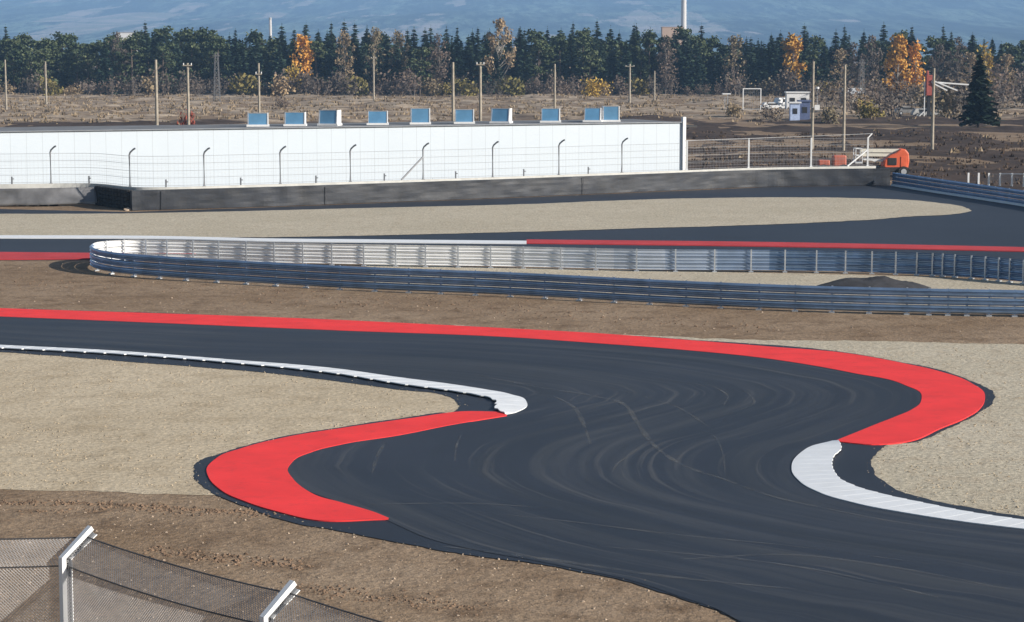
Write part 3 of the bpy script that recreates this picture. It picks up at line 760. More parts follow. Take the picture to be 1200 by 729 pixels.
# ------------------------------------------------------------------ near chain-link fence
near_wire = simple('dull_mesh_wire', (0.40,0.40,0.41), 0.6, metal=0.2, var=0.15)
recess_shade_steel = simple('shaded_web_steel', (0.07,0.075,0.085), 0.6)  # dark strip colour stands in for shade inside the post recess
froot = empty('chain_link_fence', (-6.9, 33, 0), 0, 'close chain link fence with white cranked posts at lower left', 'fence')
FP = [Vector((-13.0,33.2,0)), Vector((-7.05,33.0,0)), Vector((-3.46,29.45,0)), Vector((0.2,25.9,0))]
fo_ = Vector((-6.9, 33, 0)); FP = [p-fo_ for p in FP]
un = Vector((0.7071, 0.7071, 0)); VD = Vector((0.7071, -0.7071, 0))
BZ, TZ, AL = 2.57, 2.94, 0.52                # bend height, tip height, arm reach
arm_n = [Vector((0.55, 0.83, 0)).normalized(), un, un, un]
for p in FP:
    mb = MB()
    prof = [(-0.10,-0.06),(-0.10,0.04),(-0.02,0.04),(-0.02,-0.04),(0.085,-0.04),(0.085,0.03),(0.10,0.03),(0.10,-0.06)]   # (across, along)
    cen = [(Vector((0,0,0)), Vector((0,0,1))), (Vector((0,0,BZ)), (un*AL*0.5+Vector((0,0,0.5+0.5))).normalized()), (un*AL+Vector((0,0,TZ)), (un*AL+Vector((0,0,TZ-BZ))).normalized())]
    for a_, b_ in zip(cen, cen[1:]):
        dv = (b_[0]-a_[0]).normalized(); ac = VD.cross(dv); ac = (ac if ac.dot(un) > 0 else -ac).normalized(); off = ac*0.032 - VD*0.036
        wbm = MB(); Mx = Matrix((dv, ac, VD)).transposed(); wbm.box(p+(a_[0]+b_[0])/2+off, ((b_[0]-a_[0]).length*0.985, 0.10, 0.012), M=Mx); wbm.build('recess_shade_strip', recess_shade_steel, froot)
    vs = []; fs = []; n = len(prof)
    for c_, ax in cen:
        ac = VD.cross(ax); ac = ac if ac.dot(un) > 0 else -ac
        for (a, b) in prof: vs.append(p + c_ + ac.normalized()*a + VD*b)
    for i in range(2):
        for q in range(n): fs.append((i*n+q, i*n+(q+1) % n, (i+1)*n+(q+1) % n, (i+1)*n+q))
    fs.append(tuple(range(n-1, -1, -1))); fs.append(tuple(2*n+q for q in range(n)))
    mb.add(vs, fs); po = mb.build('post', M['white_metal'], froot)
    bm = bmesh.new(); bm.from_mesh(po.data); bmesh.ops.recalc_face_normals(bm, faces=bm.faces); bm.to_mesh(po.data); bm.free()
lt = un*AL*0.78 + Vector((0, 0, BZ+(TZ-BZ)*0.74)); lb = Vector((0, 0, BZ-0.12))
dark_wire = simple('dark_tension_wire', (0.06,0.06,0.065), 0.6)
for off, sag in ((lt, 0.06), (lb, 0.07), (Vector((0, 0, 1.3)), 0.05), (Vector((0, 0, 0.1)), 0.0)):
    mb = MB()
    for a, b in zip(FP, FP[1:]):
        mb.tube([a.lerp(b, t/10)+off-Vector((0, 0, sag*4*(t/10)*(1-t/10))) for t in range(11)], 0.013, 5)
    mb.build('wire', dark_wire, froot)
for a, b in zip(FP, FP[1:]):                 # woven mesh: the upright panel and the cranked top panel
    mb = MB(); Lb = (b-a).length; s = 0.055; sl = lambda t: 0.065*4*t*(1-t)
    def pt(u, h):                            # u metres along, h metres up the cloth
        t = u/Lb; base = a.lerp(b, t)
        lo = lb.z; hi = (lt-lb).length
        if h <= lo: return base + Vector((0, 0, h - sl(t)*h/lo))
        return base + lb + (lt-lb)*((h-lo)/hi) - Vector((0, 0, sl(t)))
    H = lb.z + (lt-lb).length
    n = int((Lb+H)/s)
    for i in range(n+1):
        for sg in (1, -1):
            u0 = i*s - (H if sg > 0 else 0); pts = []
            hs = [0, H*0.4, H*0.7, lb.z, H]
            # clip the diagonal wire to the panel
            lo_h = max(0, -u0) if sg > 0 else max(0, u0-Lb); hi_h = min(H, Lb-u0) if sg > 0 else min(H, u0)
            if hi_h - lo_h < 0.05: continue
            cuts = sorted({lo_h, hi_h, *[lo_h+(hi_h-lo_h)*q/4 for q in range(1, 4)], *([lb.z] if lo_h < lb.z < hi_h else [])})
            pts = [pt(u0+sg*h, h) for h in cuts]
            mb.tube(pts, 0.0046, 3, caps=False)
    mb.build('mesh_panel', near_wire, froot)

# ------------------------------------------------------------------ utility poles and masts
def pole(name, px, top, D, label, cat='pole', cross=None, r=0.12, m=None, lean=0.0, group=None):
    h = Z(top, D); o = empty(name, (X(px, D, 3), D, 0), 0, label, cat, group)
    mb = MB(); mb.tube([(0,0,-0.3),(0,0,h*0.5),(lean,0,h)], [r*1.25, r*1.1, r*0.9], 8); mb.build('shaft', m or M['wood'], o)
    if cross:
        mb = MB(); mb.box((lean, -0.16, h-cross[1]), (cross[0], 0.12, 0.12))
        mb.build('crossarm', M['wood'], o)
        mb = MB()
        for s_ in (-0.42, 0.42): mb.cyl((lean+s_*cross[0], -0.16, h-cross[1]+0.16), 0.06, 0.2, 'Z', 8)
        mb.build('insulator', M['white_metal'], o)
    return o
pole('utility_pole', 184, 70, 225, 'tall plain pale wooden pole left of the red leaved shrub behind the white building', r=0.15)
pole('utility_pole', 221, 74, 232, 'wooden pole with short crossarm rising from the red leaved shrub', cross=(1.0,0.25), r=0.14)
pole('utility_pole', 304, 74, 235, 'slim wooden pole above the leftmost blue roof light', r=0.12, cross=(0.7,1.2))
pole('utility_pole', 531, 73, 232, 'left pole of the twin wooden poles above the white building', r=0.15)
pole('utility_pole', 563, 73, 232, 'right pole of the twin wooden poles, with a small crossarm', r=0.15, cross=(0.9,0.25))
pole('utility_pole', 650, 75, 262, 'lone thin wooden pole standing before the dense conifers right of the middle', r=0.12)
pole('utility_pole', 952, 72, 232, 'pale wooden pole left of a matching pole, with a square white plate', r=0.14)
pole('utility_pole', 989, 76, 230, 'pale wooden pole right of the one carrying a white plate, nothing on it', r=0.14)
pole('utility_pole', 1093, 80, 228, 'tallest looking wooden pole at right, in front of the red machine', r=0.15)
pole('utility_pole', 7, 70, 400, 'distant grey pole at the far left edge before the pines', r=0.16)
pole('utility_pole', 54, 72, 430, 'distant thin pole second from the left edge, in the dry grass', r=0.17)
pole('utility_pole', 438, 66, 470, 'faint grey pole standing against dark conifers left of the twin poles', r=0.18, cross=(1.2,0.4))
pole('utility_pole', 738, 75, 455, 'faint grey double crossarm pole against conifers right of the olive bush', r=0.2, cross=(2.0,0.5))
pole('utility_pole', 767, 83, 470, 'short faint grey pole beside bare brown bushes, right of the double crossarm pole', r=0.16)
dull_steel = simple('dull_lattice_steel', (0.17,0.17,0.175), 0.7, var=0.15)
def lattice(px, top, D, w, label):
    h = Z(top, D); o = empty('lattice_mast', (X(px, D, 3), D, 0), 0.3, label, 'mast')
    legs = [(-1,-1),(1,-1),(1,1),(-1,1)]; wd = lambda z: w*(1-0.55*z/h)/2
    for sx_, sy_ in legs:
        mb = MB(); mb.bar((sx_*wd(0), sy_*wd(0), -0.2), (sx_*wd(h), sy_*wd(h), h), 0.09); mb.build('leg', dull_steel, o)
    mb = MB(); n = 9
    for i in range(n):
        z0, z1 = h*i/n, h*(i+1)/n
        for q in range(4):
            a, b = legs[q], legs[(q+1) % 4]
            mb.bar((a[0]*wd(z0), a[1]*wd(z0), z0), (b[0]*wd(z1), b[1]*wd(z1), z1), 0.05)
            mb.bar((a[0]*wd(z1), a[1]*wd(z1), z1), (b[0]*wd(z1), b[1]*wd(z1), z1), 0.05)
    mb.build('bracing', dull_steel, o)
    mb = MB(); mb.bar((-w*0.6,0,h-0.6), (w*0.6,0,h-0.6), 0.12); mb.build('crossarm', dull_steel, o)
lattice(254, 62, 450, 1.3, 'grey lattice mast among the pines left of the middle')
lattice(1009, 70, 400, 1.3, 'grey lattice mast left of the large orange tree')
# wires strung between the twin poles
def cable(a, b, sag, label):
    mb = MB(); a, b = Vector(a), Vector(b)
    mb.tube([a.lerp(b, t/12)-Vector((0,0,sag*4*(t/12)*(1-t/12))) for t in range(13)], 0.022, 4)
    o = mb.build('power_cable', M['dark']); tag(o, label, 'cable')
cable((X(531,232,8),232,Z(82,232)), (X(563,232,8),232,Z(82,232)), 0.12, 'upper thin cable strung between the twin wooden poles')
cable((X(531,232,8),232,Z(88,232)), (X(563,232,8),232,Z(88,232)), 0.12, 'lower thin cable strung between the twin wooden poles')

# ------------------------------------------------------------------ trees
def quad(mb, c, u, v_): mb.add([c-u-v_, c+u-v_, c+u+v_, c-u+v_], [(0, 1, 2, 3)])
def rnd_dir():
    z = R.uniform(-1, 1); a = R.uniform(0, 6.283); r = math.sqrt(1-z*z); return Vector((r*math.cos(a), r*math.sin(a), z))
def leafq(mb, c, s):
    d = rnd_dir(); u = d.orthogonal().normalized(); w_ = d.cross(u)
    quad(mb, c, u*s*R.uniform(.6, 1.2), w_*s*R.uniform(.5, 1.0))
def thing_tree(name, crown, trunk, cm, tm):
    r = empty(name); trunk.build('trunk', tm, r); crown.build('crown', cm, r); return r
def conifer(H, Rr, m, power=0.85, gap=0.1):
    cr, tr = MB(), MB(); tr.tube([(0,0,-0.2),(0,0,H*0.55),(0,0,H*0.97)], [H*0.016, H*0.011, 0.03], 7)
    z = H*R.uniform(0.06, 0.12)
    while z < H*0.975:
        rr = Rr*(1-z/H)**power*R.uniform(0.7, 1.15)+0.05; nb = max(4, int(5+rr*2.2)); a0 = R.uniform(0, 6.28)
        for i in range(nb):
            if R.random() < gap: continue
            a = a0+6.283*i/nb+R.uniform(-.25, .25); L = rr*R.uniform(0.65, 1.2); dr = Vector((math.cos(a), math.sin(a), 0)); pd = Vector((-dr.y, dr.x, 0))
            ns = max(2, int(L/0.5))
            for q in range(ns):
                t = (q+0.6)/ns; c = dr*L*t + Vector((0,0,z - 0.30*L*t*t + 0.1*t + R.uniform(-.12, .12)))
                s = min(0.50*(1.2-0.55*t), 0.16+rr*0.32)*R.uniform(.7, 1.2)
                tilt = Vector((0,0,R.uniform(-0.5, 0.1)))
                u = (dr+tilt*0.6).normalized()*s*1.15; w_ = (pd*math.cos(x_)+Vector((0,0,1))*math.sin(x_))*s*0.75 if (x_ := R.uniform(-0.9, 0.9)) is not None else pd
                quad(cr, c, u, w_)
        z += H*0.026*R.uniform(0.8, 1.25)
    for q in range(6): leafq(cr, Vector((0,0,H*(0.965+0.012*q))), 0.13-0.012*q)
    return thing_tree('conifer', cr, tr, m, M['bark'])
def pine(H, Rr, m):
    cr, tr = MB(), MB(); bx, by = R.uniform(-.6, .6), R.uniform(-.6, .6)
    tr.tube([(0,0,-0.2),(bx*.5,by*.5,H*0.5),(bx,by,H*0.9)], [H*0.017, H*0.013, 0.05], 7)
    for k in range(26):
        t = R.random()**0.8; z = H*(0.28+0.68*t); rr = Rr*(0.35+0.75*math.sin(math.pi*min(1, 0.18+0.8*t)))*(1.0 if t < .8 else .7)
        a = R.uniform(0, 6.28); d = Vector((math.cos(a), math.sin(a), 0))*rr*R.uniform(0.35, 1.0); c = Vector((bx*t, by*t, z))+d
        tr.tube([Vector((bx*t, by*t, z-0.5)), c], [0.06, 0.025], 4)
        cs = R.uniform(0.6, 1.15)
        for q in range(44):
            leafq(cr, c+Vector((R.gauss(0, .55), R.gauss(0, .55), R.gauss(0, .33)))*cs, 0.26)
    return thing_tree('pine_tree', cr, tr, m, M['bark'])
def broadleaf(name, H, W, m, tm, leaf_n, leaf_s, twig=1.0, low=0.2, egg=1.0):
    cr, tr = MB(), MB()
    top = Vector((R.uniform(-.4,.4), R.uniform(-.4,.4), H*.93)); mid = Vector((top.x*.2+R.uniform(-.2,.2), top.y*.3, H*.45))
    tr.tube([(0,0,-.2), mid, top], [H*.014, H*.009, .03], 6)
    ncl = 46; per = max(1, leaf_n//ncl)
    for k in range(ncl):
        t = R.random(); z = H*(low + (0.99-low)*t)
        rr = W/2*(math.sin(math.pi*min(1, 0.10+0.86*t**0.85))**0.7)*R.uniform(.25, 1.0)
        a = R.uniform(0, 6.283); c = Vector((math.cos(a)*rr, math.sin(a)*rr, z))
        hb = max(H*low*.6, z - rr*R.uniform(.7, 1.3) - .3); f = hb/(H*.93); st = Vector((top.x*f, top.y*f, hb))
        kn = st.lerp(c, .5) + Vector((R.uniform(-.2,.2), R.uniform(-.2,.2), R.uniform(-.25,.05)))
        tr.tube([st, kn, c], [.075, .05, .025], 4, caps=False)
        for _ in range(int(6*twig)):
            e = c + (rnd_dir()*.7+Vector((c.x*.12, c.y*.12, .5)))*R.uniform(.5, 1.2); p0 = kn.lerp(c, R.uniform(.3, 1)); tr.tube([p0, e], [.026, .010], 3, caps=False)
            if R.random() < .6: tr.tube([p0.lerp(e,.5), p0.lerp(e,.5)+rnd_dir()*.5], [.016,.008], 3, caps=False)
        sg = R.uniform(.35, .62)
        for _ in range(int(per*R.uniform(.4, 1.7))): leafq(cr, c+Vector((R.gauss(0,sg), R.gauss(0,sg), R.gauss(0,sg*.9))), leaf_s)
    return thing_tree(name, cr, tr, m, tm)
def bush(H, W, m, n, s, tm):
    cr, tr = MB(), MB(); cl = [(Vector((R.uniform(-.5,.5)*W*.7, R.uniform(-.5,.5)*W*.5, H*R.uniform(.25,.75))), R.uniform(.25,.5)) for _ in range(7)]
    for c, q in cl: tr.tube([(c.x*.2, c.y*.2, -0.1), c], [0.06, 0.02], 4)
    for c, q in cl:
        for _ in range(7):
            e = c + rnd_dir()*W*q*0.75; e.z = max(0.15, min(H, e.z)); tr.tube([c, e], [0.022, 0.008], 3, caps=False)
    for _ in range(n):
        c, q = R.choice(cl); p = c + Vector((R.gauss(0,1)*W*q*.33, R.gauss(0,1)*W*q*.3, R.gauss(0,1)*H*.2))
        p.z = max(.08, p.z); leafq(cr, p, s)
    r = empty('bush'); tr.build('stem', tm, r); cr.build('foliage', m, r); return r
L_spruce = leaf_mat('spruce_needles', (0.014,0.033,0.026), (0.066,0.104,0.066))
L_pine = leaf_mat('pine_needles', (0.026,0.048,0.023), (0.118,0.145,0.072))
L_tan = leaf_mat('tan_leaves', (0.21,0.16,0.10), (0.36,0.285,0.175))
L_brown = leaf_mat('brown_twigs', (0.10,0.078,0.066), (0.19,0.15,0.12))
L_orange = leaf_mat('orange_leaves', (0.42,0.21,0.035), (0.72,0.42,0.10))
L_yellow = leaf_mat('yellow_leaves', (0.33,0.22,0.04), (0.52,0.38,0.09))
L_olive = leaf_mat('olive_leaves', (0.13,0.11,0.035), (0.30,0.25,0.08))
L_red = leaf_mat('red_leaves', (0.30,0.07,0.05), (0.42,0.12,0.08))
L_dark = leaf_mat('dark_needles', (0.013,0.028,0.021), (0.036,0.058,0.040))
birch = simple('pale_bark', (0.34,0.31,0.27), 0.9, var=0.25, scale=2)
greyb = simple('grey_bark', (0.19,0.165,0.145), 0.9, var=0.25, scale=2)
HIDE = (0, -400, -60)
protos = [conifer(15, 3.5, L_spruce, .9), conifer(16.5, 3.9, L_spruce, 1.0), conifer(14, 4.0, L_spruce, 0.8), conifer(17, 3.4, L_spruce, 0.9, 0.15), conifer(15.5, 4.4, L_spruce, 1.05, 0.12)]
pines = [pine(14, 3.1, L_pine), pine(15.5, 3.6, L_pine), pine(13, 2.8, L_pine)]
used = set()
def put(proto, x, y, s, rz, label, cat, group=None, sz=None):
    o = proto if proto.name not in used else copy_tree(proto)
    used.add(proto.name); o.location = (x, y, 0); o.rotation_euler = (0, 0, rz); o.scale = (s, s, sz or s)
    for k_ in ('label', 'category', 'group'):
        if k_ in o: del o[k_]
    return tag(o, label, cat, group)
rows = [(546, 3.2, 0.93), (556, 3.3, 1.02), (568, 3.3, 1.07), (584, 3.4, 1.12)]
for ri, (D, sp_, hs) in enumerate(rows):
    x = -0.262*D
    while x < 0.262*D:
        px = pix(x, D)[0]
        dens = 1.0
        if 990 < px < 1130 and ri < 2: dens = 0.25
        if px > 1130 and ri < 2: dens = 0.55
        if R.random() < dens:
            pine_p = 0.75 if px < 260 else (0.28 if px < 1000 else 0.4)
            is_p = R.random() < pine_p
            p = R.choice(pines if is_p else protos)
            hvar = 0.93 + 0.16*noise.noise(Vector((x*0.03, D*0.02, 0))) + R.uniform(-.08, .09)
            if px > 820: hvar *= 0.93
            s = hs*hvar
            y = D+R.uniform(-8, 8)
            put(p, x+R.uniform(-.8, .8), y, s*R.uniform(1.05, 1.3), R.uniform(0, 6.28),
                'rounded mid green pine in the belt of trees behind the dry field' if is_p else 'dark green pointed conifer in the dense belt of trees behind the dry field',
                'tree', 'pines in the tree belt' if is_p else 'conifers in the tree belt', sz=s)
        x += sp_*R.uniform(.8, 1.2)
# autumn and bare trees
def single(proto, px, base_or_D, top, label, wscale=1.0, baseH=None):
    D = base_or_D; h = Z(top, D); o = put(proto, X(px, D, 5), D, wscale, R.uniform(0, 6.28), label, 'tree'); o.scale = (wscale, wscale, h/baseH); return o
single(broadleaf('autumn_tree', 14, 5.2, L_orange, greyb, 1500, 0.26), 355, 541, 43, 'orange tree with its crown showing among dark conifers left of the middle', 1.0, 14)
single(broadleaf('autumn_tree', 7, 4.6, L_yellow, greyb, 900, 0.24), 342, 530, 80, 'small yellow tree low in front of the conifers, beneath the orange one', 1.0, 7)
single(broadleaf('autumn_tree', 14, 6.6, L_orange, greyb, 1900, 0.27), 929, 538, 42, 'bright orange tree rising among conifers above the white sheds', 1.0, 14)
single(broadleaf('autumn_tree', 14, 6.6, L_orange, birch, 2300, 0.27, low=0.1), 1052, 500, 40, 'tall broad orange tree, the largest in autumn colour, right of the lattice mast', 1.0, 14)
single(broadleaf('autumn_tree', 13, 4.2, L_orange, birch, 900, 0.25, low=0.1), 1072, 503, 52, 'narrower reddish orange tree touching the right side of the largest orange tree', 1.0, 13)
single(broadleaf('autumn_tree', 10, 3.6, L_yellow, birch, 500, 0.24, low=0.12), 1155, 490, 55, 'slim yellow birch behind the dark solitary spruce at right', 1.0, 10)
bare1 = broadleaf('bare_tree', 14, 8.0, L_tan, greyb, 800, 0.21, low=0.16)
bare2 = broadleaf('bare_tree', 14, 6.5, L_brown, greyb, 950, 0.21, low=0.14)
bare3 = broadleaf('bare_tree', 15, 9.0, L_tan, birch, 1300, 0.22, low=0.16)
single(bare3, 585, 540, 24, 'tall pale yellowish half bare tree above the conifers at centre, highest of the bare trees', 1.0, 15)
for px, D, top, pr, lb_ in [
    (405, 538, 36, bare1, 'bare grey tree with tangled branches right of the orange tree'),
    (440, 543, 33, bare1, 'bare tan tree, tallest of the pair right of the tangled grey tree'),
    (468, 545, 36, bare1, 'bare tan tree left of the two spired conifers near centre'),
    (515, 541, 42, bare2, 'brownish bare tree between spired conifers and the pale centre tree'),
    (780, 542, 44, bare2, 'brown bare tree at the foot of the tall white chimney'),
    (860, 541, 42, bare1, 'tan half bare tree among conifers right of the chimney'),
    (1000, 520, 52, bare2, 'brown bare tree above the small grey shed at right'),
    (1022, 515, 44, bare2, 'brown bare tree just left of the largest orange tree'),
    (985, 530, 58, bare1, 'pale tan bare tree between the orange tree and the lattice mast'),
    (1100, 505, 54, bare2, 'brown bare tree right behind the red machine'),
    (1122, 512, 46, bare2, 'greyish brown bare tree, tallest left of the dark solitary spruce'),
    (1138, 500, 62, bare1, 'low pale bare tree directly left behind the dark solitary spruce'),
    (1180, 500, 64, bare1, 'pale tan bare tree at the right edge behind the solitary spruce'),
    (1168, 480, 76, bare2, 'low brown bare tree right beside the solitary spruce'),
    (140, 545, 40, bare2, 'russet bare tree beside the far white building at left')]:
    h0 = 15 if pr is bare3 else 14
    single(pr, px, D, top, lb_, R.uniform(.8, 1.0), h0)
sol = conifer(10.5, 3.4, L_dark, 0.9, 0.08)
put(sol, X(1146, 305), 305, 1.0, 0, 'dark solitary spruce standing out in front of the scrub at right', 'tree')
# bushes
bu = [bush(3.2, 4.5, L_brown, 260, 0.16, greyb), bush(2.6, 4.0, L_tan, 300, 0.16, greyb), bush(3.0, 4.2, L_olive, 420, 0.18, greyb), bush(3.6, 4.0, L_brown, 140, 0.13, greyb)]
x = -142
while x < 150:
    px = pix(x, 528)[0]
    pr = R.choice([bu[0], bu[0], bu[3], bu[1], bu[3], bu[2]]) if px > 0 else bu[0]
    s = R.uniform(.9, 2.0)
    if 60 < px < 130 or 780 < px < 840: s *= 0.7
    kind_ = {0: 'brown', 1: 'tan', 2: 'olive', 3: 'bare grey'}[bu.index(pr)]
    put(pr, x, 528+R.uniform(-7, 8), s, R.uniform(0, 6.28), kind_ + ' bush along the foot of the conifer belt behind the dry field', 'bush', kind_ + ' bushes along the conifer belt')
    x += R.uniform(1.6, 4.2)
x = 58
while x < 125:                              # scrub at right
    D = R.uniform(345, 480); xx = x*D/420
    put(R.choice([bu[0], bu[3], bu[3], bu[1]]), xx, D, R.uniform(1.1, 2.1), R.uniform(0, 6.28), 'grey brown scrub bush at right around the solitary spruce and the red machine', 'bush', 'scrub bushes at right')
    x += R.uniform(.8, 2.1)
ob = bush(4.2, 6.5, L_yellow, 800, 0.2, greyb)
put(ob, X(700, 515), 515, 1.0, 0, 'large yellow olive bush in front of the conifers right of the lone pole', 'bush').scale = (1, 1, 1)
put(bush(2.4, 3.4, L_red, 500, 0.15, greyb), X(221, 236), 236, 0.5, 0, 'small red leaved shrub behind the white building roof at left', 'bush').scale = (0.55, 0.6, 1.6)
for px, D, s, lb_ in [(857, 350, 0.9, 'rough tan bush below the goal frame at its left'), (905, 330, 0.8, 'rough brown bush between goal frame and blue cabin'), (975, 320, 1.0, 'tan brown bush between the two pale wooden poles'), (1020, 335, 1.1, 'olive brown bush right of the pair of pale wooden poles'), (330, 400, 0.7, 'low brown bush in the dry grass above the leftmost roof lights')]:
    put(bu[1] if 'tan' in lb_ else (bu[2] if 'olive' in lb_ else bu[0]), X(px, D), D, s, R.uniform(0, 6), lb_, 'bush')

# ------------------------------------------------------------------ far buildings and chimneys
def chimney(px, D, top, r, label, bands):
    h = Z(top, D); o = empty('chimney', (X(px, D, 20), D, 0), 0, label, 'chimney')
    mb = MB(); mb.tube([(0,0,0),(0,0,h*.5),(0,0,h)], [r*1.25, r*1.08, r*.92], 24); mb.build('shaft', M['white_chim'], o)
    mb = MB(); mb.tube([(0,0,h-1.2),(0,0,h+0.2)], [r*1.04, r*1.04], 24); mb.build('rim', M['grey_roof'], o)
chimney(801, 1500, -28, 1.75, 'tall pale slender chimney rising past the top of the view behind the trees', 0)
chimney(317, 1350, 21, 0.85, 'short white chimney just showing above the conifers at left', 0)
def house(name, px, D, z0, w, d, h, wallm, roofm, label, cat, flat=True, rz=0.0, wins=0):
    o = empty(name, (X(px, D, z0), D, z0), rz, label, cat)
    mb = MB(); mb.box((0,0,h/2), (w,d,h)); mb.build('wall', wallm, o)
    mb = MB()
    if flat: mb.box((0,0,h+0.11), (w+0.4,d+0.4,0.22))
    else:
        r = h*0.55; a, b_ = w/2+.3, d/2+.3
        mb.add([(-a,-b_,h),(a,-b_,h),(a,b_,h),(-a,b_,h),(-a,0,h+r),(a,0,h+r)], [(0,1,5,4),(2,3,4,5),(0,4,3),(1,2,5),(3,2,1,0)])
    mb.build('roof', roofm, o)
    for i in range(wins):
        mb = MB(); mb.box((-w/2+(i+.5)*w/wins, -d/2-0.02, h*0.55), (w/wins*.45, 0.08, h*.32)); mb.build('window', M['dark'], o)
    return o
house('far_building', 155, 1050, 0, 13, 10, Z(38.5,1050), M['white_metal'], M['grey_roof'], 'white flat roofed building showing above the pines at left', 'building', wins=4)
house('far_building', 787, 1250, 0, 12, 10, Z(32,1250), M['brick'], M['brick'], 'pale pinkish block beside the tall chimney behind the trees', 'building')
house('site_cabin', 934, 400, 0, 4.2, 2.4, Z(110,400)+0.2, M['white_metal'], M['white_metal'], 'white cabin with a flat roof beside the pale pole at right', 'cabin', wins=2)
house('portable_toilet', 931, 335, 0, 1.5, 1.3, Z(121,335), simple('pale_blue_plastic',(0.45,0.55,0.78),0.5), M['white_metal'], 'pale blue and white portable toilet in front of the white cabin', 'toilet', wins=1)
house('site_cabin', 942, 338, 0, 1.7, 1.5, Z(119,338), M['blue_paint'], M['blue_paint'], 'dark blue narrow cabin right against the pale blue toilet', 'cabin', wins=1)
house('shed', 998, 440, 0, 4.0, 3.2, Z(110,440), M['wood'], M['grey_roof'], 'small shed with pale grey pitched roof behind the right pale pole', 'shed', flat=False, rz=0.35)
# square plate on the pole
pp = empty('pole_sign', (X(957.5, 231.6, 4), 231.6, 0), 0, 'small square white plate fixed to the left pale wooden pole', 'sign')
mb = MB(); zc = Z(126, 231.6); mb.box((0,0,zc), (0.55,0.04,0.55)); mb.build('plate', M['white_metal'], pp)
mb = MB(); mb.box((-0.2,0.1,zc), (0.7,0.14,0.08)); mb.build('bracket', M['galv_post'], pp)
lp = empty('site_lamp', (X(958, 400, 5), 400, 0), 0, 'small round white lamp on a thin mast right of the white cabin', 'lamp')
mb = MB(); zc = Z(103, 400); mb.tube([(0,0,0),(0,0,zc)], 0.06, 6); mb.build('mast', M['galv_post'], lp)
mb = MB(); mb.tube([(0,0,zc-.3),(0,0,zc-.2),(0,0,zc+.15),(0,0,zc+.3)], [.15,.32,.34,.1], 12); mb.build('globe', M['white_metal'], lp)
# goal
D = 385; gl = empty('goal_frame', (X(881, D), D, 0), 0.06, 'white football goal frame with net standing in the dry grass', 'goal')
gw, gh = 3.2, Z(104.5, D); 
for s_ in (-1, 1):
    mb = MB(); mb.box((s_*gw/2, 0, gh/2), (0.15,0.15,gh)); mb.build('goal_post', M['white_metal'], gl)
mb = MB(); mb.box((0,0,gh+0.076), (gw+0.15,0.15,0.15)); mb.build('crossbar', M['white_metal'], gl)
mb = MB(); mb.box((0,0,0.45), (gw-0.15,0.1,0.1))
for i in range(1, 9): mb.bar((-gw/2+gw*i/9,0.5,0.1), (-gw/2+gw*i/9,0.2,gh), 0.02)
for i in range(1, 7): mb.bar((-gw/2,0.4,gh*i/7), (gw/2,0.4,gh*i/7), 0.02)
mb.build('net', M['wire'], gl)
sh = empty('shelter', (X(851, 390), 390, 0), 0, 'small white topped shelter on two thin legs left of the goal frame', 'shelter')
mb = MB(); zc = Z(110, 390); mb.box((0,0,zc), (1.5,1.2,0.22)); mb.build('roof', M['white_metal'], sh)
for s_ in (-.25, .25):
    mb = MB(); mb.box((s_,0,zc/2-.06), (0.1,0.1,zc-.12)); mb.build('leg', M['galv_post'], sh)

# vehicles
def car(px, D, rz, m, label, van=False):
    o = empty('parked_van' if van else 'parked_car', (X(px, D), D, 0), rz, label, 'van' if van else 'car')
    L, W, h1, h2 = (4.9, 1.9, 1.05, 2.1) if van else (4.2, 1.75, 0.85, 1.42)
    def loft(mb, prof, w0):
        n = len(prof); vs = [(x, s_*w_, z) for s_ in (-1, 1) for (x, z, w_) in prof]
        mb.add(vs, [tuple(range(n)), tuple(range(2*n-1, n-1, -1))] + [(i, n+i, n+(i+1) % n, (i+1) % n) for i in range(n)])
    mb = MB(); w_ = W/2; loft(mb, [(-L/2,.35,w_),(L/2,.35,w_),(L/2,h1*.85,w_),(L/2-.9,h1,w_),(-L/2+.1,h1,w_),(-L/2,h1*.8,w_)], W); mb.build('body', m, o, bevel=0.06)
    mb = MB(); c0, c1 = (L/2-.8, L/2-1.5) if van else (L/2-1.1, L/2-1.8)
    loft(mb, [(c0,h1+.002,w_*.96),(c1,h2,w_*.82),(-L/2+.5,h2,w_*.82),(-L/2+.15,h1+.002,w_*.96)], W); mb.build('cabin', m, o, bevel=0.05)
    wy = w_*.93
    for s_ in (-1, 1):
        mb = MB(); mb.box((-.1, s_*wy, (h1+h2)/2), (L*.42, 0.1, (h2-h1)*.55)); mb.build('window', M['dark'], o)
    for sx_ in (-1, 1):
        for sy_ in (-1, 1):
            mb = MB(); mb.cyl((sx_*L*.31, sy_*(w_-.08), .33), .33, .22, 'Y', 16); wh = mb.build('wheel', M['tyre'], o)
            mb = MB(); mb.cyl((sx_*L*.31, sy_*(w_+.005), .33), .19, .08, 'Y', 12); mb.build('rim', M['galv_post'], wh)
    return o
car(905, 395, 0.1, M['white_metal'], 'white parked car low in the grass between the goal frame and the white cabin')
car(921, 405, 0.4, M['white_metal'], 'white parked van just left of the white cabin', van=True)
car(1083, 352, 0.05, simple('dull_white_paint',(0.42,0.42,0.41),0.5), 'pale parked car below the red machine at right')
car(1063, 365, 0.1, simple('pale_grey_paint',(0.22,0.22,0.22),0.4), 'pale grey parked car half hidden in the scrub left of the red machine')

